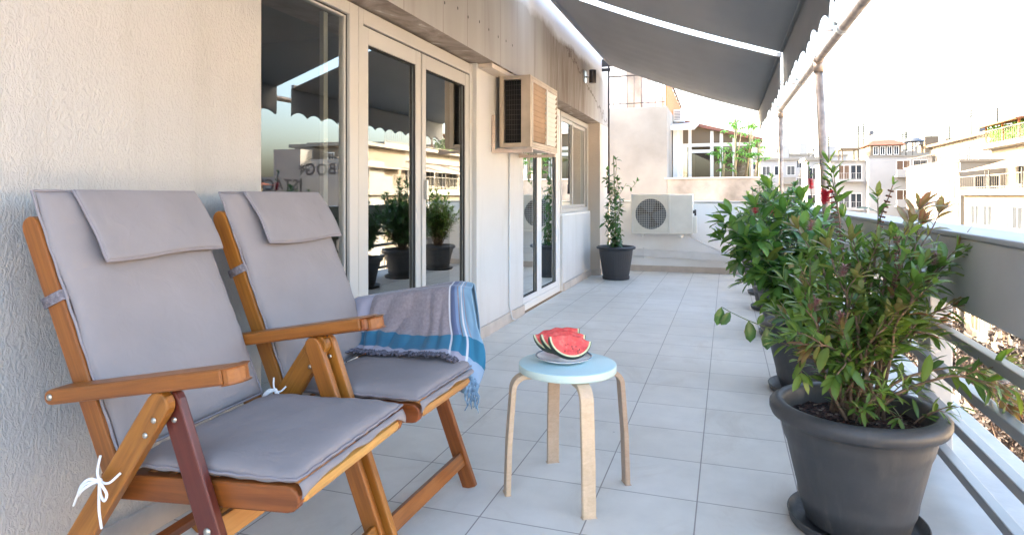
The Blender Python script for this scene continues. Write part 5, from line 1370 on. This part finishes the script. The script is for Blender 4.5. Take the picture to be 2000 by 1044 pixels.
for z in (2.9, .3, -2.3, -4.9):
    b = MB(); b.box(14.0, 16.6, 63.05, 63.999, z-.22, z-.05); b.box(14.0, 16.6, 63.05, 63.12, z-.05, z+.45); b.build('balcony', M['shade_white'], g1)
    far_win(g1, 'warm', 14.7, 64, z, 1.0, 1.25, 'y'); far_win(g1, 'glass', 16.0, 64, z, 1.0, 1.25, 'y')
    b = MB(); b.box(9.7, 11.7, 64.4, 65.199, z-.55, z-.38); rail_run(b, (9.7, 64.45, z-.38), (11.7, 64.45, z-.38), .6, .2); b.build('balcony', M['shade_white'], g1)
    far_win(g1, 'warm' if z > 2 else 'shutter', 10.2, 65.2, z-.35, .85, 1.3, 'y'); far_win(g1, 'glass', 11.2, 65.2, z-.35, .85, 1.3, 'y')
b = MB()
for x in (10.2, 11.5):
    for y in (66, 68): b.bar((x, y, 4.3), (x, y, 5.35), .09, .09)
b.box(10.0, 11.7, 65.8, 68.2, 5.35, 5.5); b.build('roof_pergola', M['beige_wall'], g1)
b = MB(); b.box(12.5, 15.0, 66, 70, 4.62, 5.75); b.build('penthouse', M['cream_wall'], g1)
b = MB(); b.add([(12.2, 65.6, 5.7), (15.3, 65.6, 5.7), (15.3, 70.4, 5.7), (12.2, 70.4, 5.7), (12.9, 66.8, 6.2), (14.6, 66.8, 6.2), (14.6, 69, 6.2), (12.9, 69, 6.2)], [(0, 1, 5, 4), (1, 2, 6, 5), (2, 3, 7, 6), (3, 0, 4, 7), (4, 5, 6, 7), (0, 3, 2, 1)]); b.build('tiled_roof', M['roof_tile'], g1)
for k in range(4): far_win(g1, 'glass', 12.95+k*.55, 66, 4.85, .32, .7, 'y')
b = MB(); b.bar((12.1, 68, 6.3), (12.9, 68, 6.9), .9, .05); b.tube([(12.9, 67.5, 7.0), (12.9, 68.5, 7.0)], .20, 10); b.build('water_heater', M['fan'], g1)
u_ = thing('roof_umbrella', 'pale parasol standing open on a far roof terrace', 'umbrella', (15.9, 66, 4.62))
b = MB(); b.lathe([(.0, 1.75), (.4, 1.65), (.95, 1.38), (.97, 1.32)], 12); b.build('canopy', M['fan'], u_); b = MB(); b.tube([(0, 0, 0), (0, 0, 1.75)], .03, 6); b.build('pole', M['metal_rail'], u_)
for (ax, ay, az, hh) in ((12.6, 72, 4.6, 3.6), (16.3, 70, 4.6, 2.6), (9.6, 70, 4.3, 2.8), (13.6, 75, 4.6, 4.2)):
    b = MB(); b.bar((ax, ay, az), (ax, ay, az+hh), .07, .07)
    for q_ in range(4): b.bar((ax-.6, ay, az+hh-.25-.22*q_), (ax+.6, ay, az+hh-.25-.22*q_), .045, .045)
    b.build('aerial', M['black'], g1)
for (ay, hh) in ((52, 1.6), (57, 2.2), (62, 1.4)):
    b = MB(); b.bar((17.6, ay, 5.5), (17.6, ay, 5.5+hh), .06, .06)
    for q_ in range(3): b.bar((17.6, ay-.5, 5.3+hh-.2*q_), (17.6, ay+.5, 5.3+hh-.2*q_), .04, .04)
    b.build('aerial', M['black'], Cb)
b = MB(); b.tube([(17.8, 55.2, 5.9), (17.8, 56.4, 5.9)], .26, 12); b.bar((17.5, 55.8, 5.52), (18.1, 55.8, 5.75), .3, .05); b.build('water_heater', M['fan'], Cb)
block('pinkish narrow block left of the terracotta-roofed penthouse', 8.5, 10.8, 78, 83.8, 5.0, M['shade_white'], rows=5, kinds=('warm', 'glass'), nx=2, ny=2)
block('cream block standing behind the leaning awning post', 9.6, 14.0, 120, 130, 8.0, M['shade_white'], rows=4)
block('long low white block far down the street behind the shrubs', 4.6, 9.6, 100, 112, 6.2, M['shade_white'], rows=4)
block('far off cream block at the left edge of the skyline', 2.6, 7.6, 140, 160, 8.6, M['shade_white'], rows=3)
block('far off pale block rising behind the grey one', 19.5, 27, 96, 112, 6.6, M['ivory_wall'], rows=3)
block('tan block between the pale grey block and the white stepped one', 17.9, 23, 80, 94, 5.4, M['beige_wall'], rows=4, kinds=('warm', 'shutter'))
block('distant grey-white block near the middle of the skyline', 14, 24, 150, 170, 9.5, M['shade_white'], rows=3)
block('distant beige block right of the parasol roof', 30, 42, 130, 150, 9.0, M['cream_wall'], rows=3)
# added block across the street, outside the frame, to throw warm light back on to the balcony
NB = block('added sunlit cream block out of view across the street, throwing warm light on the balcony', 14.0, 26, -30, 19.5, 3.0, M['bounce_facade'], rows=5, nx=4, ny=14)
b = MB(); b.box(18.4, 30, 20.5, 26.0, -12, 1.6); lw = thing('low_house', 'low house with a terracotta roof beside the graffiti wall', 'house'); b.build('wall', M['cream_wall'], lw)
b = MB(); b.add([(18.0, 20.2, 1.6), (30, 20.2, 1.6), (30, 26.3, 1.6), (18.0, 26.3, 1.6), (20.5, 23.2, 2.5), (28, 23.2, 2.5)], [(0, 1, 5, 4), (1, 2, 5), (2, 3, 4, 5), (3, 0, 4), (0, 3, 2, 1)]); b.build('roof', M['roof_tile'], lw)

# street trees with dry brown leaves
def street_tree(label, x, y, h, seed):
    rg = random.Random(seed); t = thing('street_tree', label, 'tree', (x, y, -11.85), 0, 'dry brown street trees below the balcony')
    LV = Leaves(); ST = MB()
    ST.tube([(0, 0, 0), (.05, .1, h*.2), (.0, 0, h*.38)], [.17, .13, .11], 10); tops = []
    for k in range(9):
        a = k*2.4; p = Vector((0, 0, h*.36)); e = Vector((math.cos(a)*h*.26*rg.uniform(.5, 1.1), math.sin(a)*h*.26*rg.uniform(.5, 1.1), h*rg.uniform(.66, .98))); m_ = p.lerp(e, .5)+Vector((math.cos(a)*.4, math.sin(a)*.4, -.2))
        pts = bez(p, m_, e, 9); ST.tube(pts, [.085*(1-.85*i/9) for i in range(10)], 7)
        for q in range(9):
            i = rg.randint(3, 9); d = rdir(rg, .45); e2 = pts[i]+d*rg.uniform(.5, 1.3); tw = bez(pts[i], pts[i].lerp(e2, .5)+rdir(rg)*.12, e2, 4); ST.tube(tw, [.024, .02, .015, .011, .007], 5)
            for z in range(4):
                j = rg.randint(1, 4); e3 = tw[j]+rdir(rg, .3)*rg.uniform(.25, .6); ST.tube([tw[j], e3], [.009, .004], 4); tops.append((tw[j], e3))
    for (a, c) in tops:
        for q in range(10):
            p = a.lerp(c, rg.random()); LV.leaf(p, rdir(rg, -.4), rdir(rg, .5), rg.uniform(.12, .22), rg.uniform(.08, .14), rg.random(), rg.random()*.6, .3)
    tr_ = MB(); ST.build('trunk', M['trunk'], t); LV.build('crown', M['leaf_autumn'], t)
for k, (x, y, h, s) in enumerate(((9.4, 24.5, 7.2, 1), (10.4, 29.5, 7.6, 2), (11.0, 34.5, 8.0, 3), (10.3, 40.0, 8.0, 4), (11.2, 46.5, 8.2, 5), (7.8, 19.0, 6.4, 6))):
    street_tree(['brown street tree nearest the rail at lower right', 'second brown street tree, just past the nearest one', 'third brown street tree in front of the awninged block', 'fourth brown street tree below the parapet', 'farthest brown street tree glimpsed under the parapet', 'small brown street tree close under the balcony edge'][k], x, y, h, s)
# orange and blue kiosk stall on the pavement
ks = thing('street_kiosk', 'orange-topped blue kiosk standing on the pavement below', 'kiosk', (11.6, 23.6, -11.8))
b = MB(); b.box(0, 1.4, 0, 1.8, 0, 2.0); b.build('booth', M['blue_paint'], ks, .02)
b = MB(); b.box(-.3, 1.7, -.3, 2.1, 2.0, 2.22); b.build('canopy', M['orange_paint'], ks, .03)
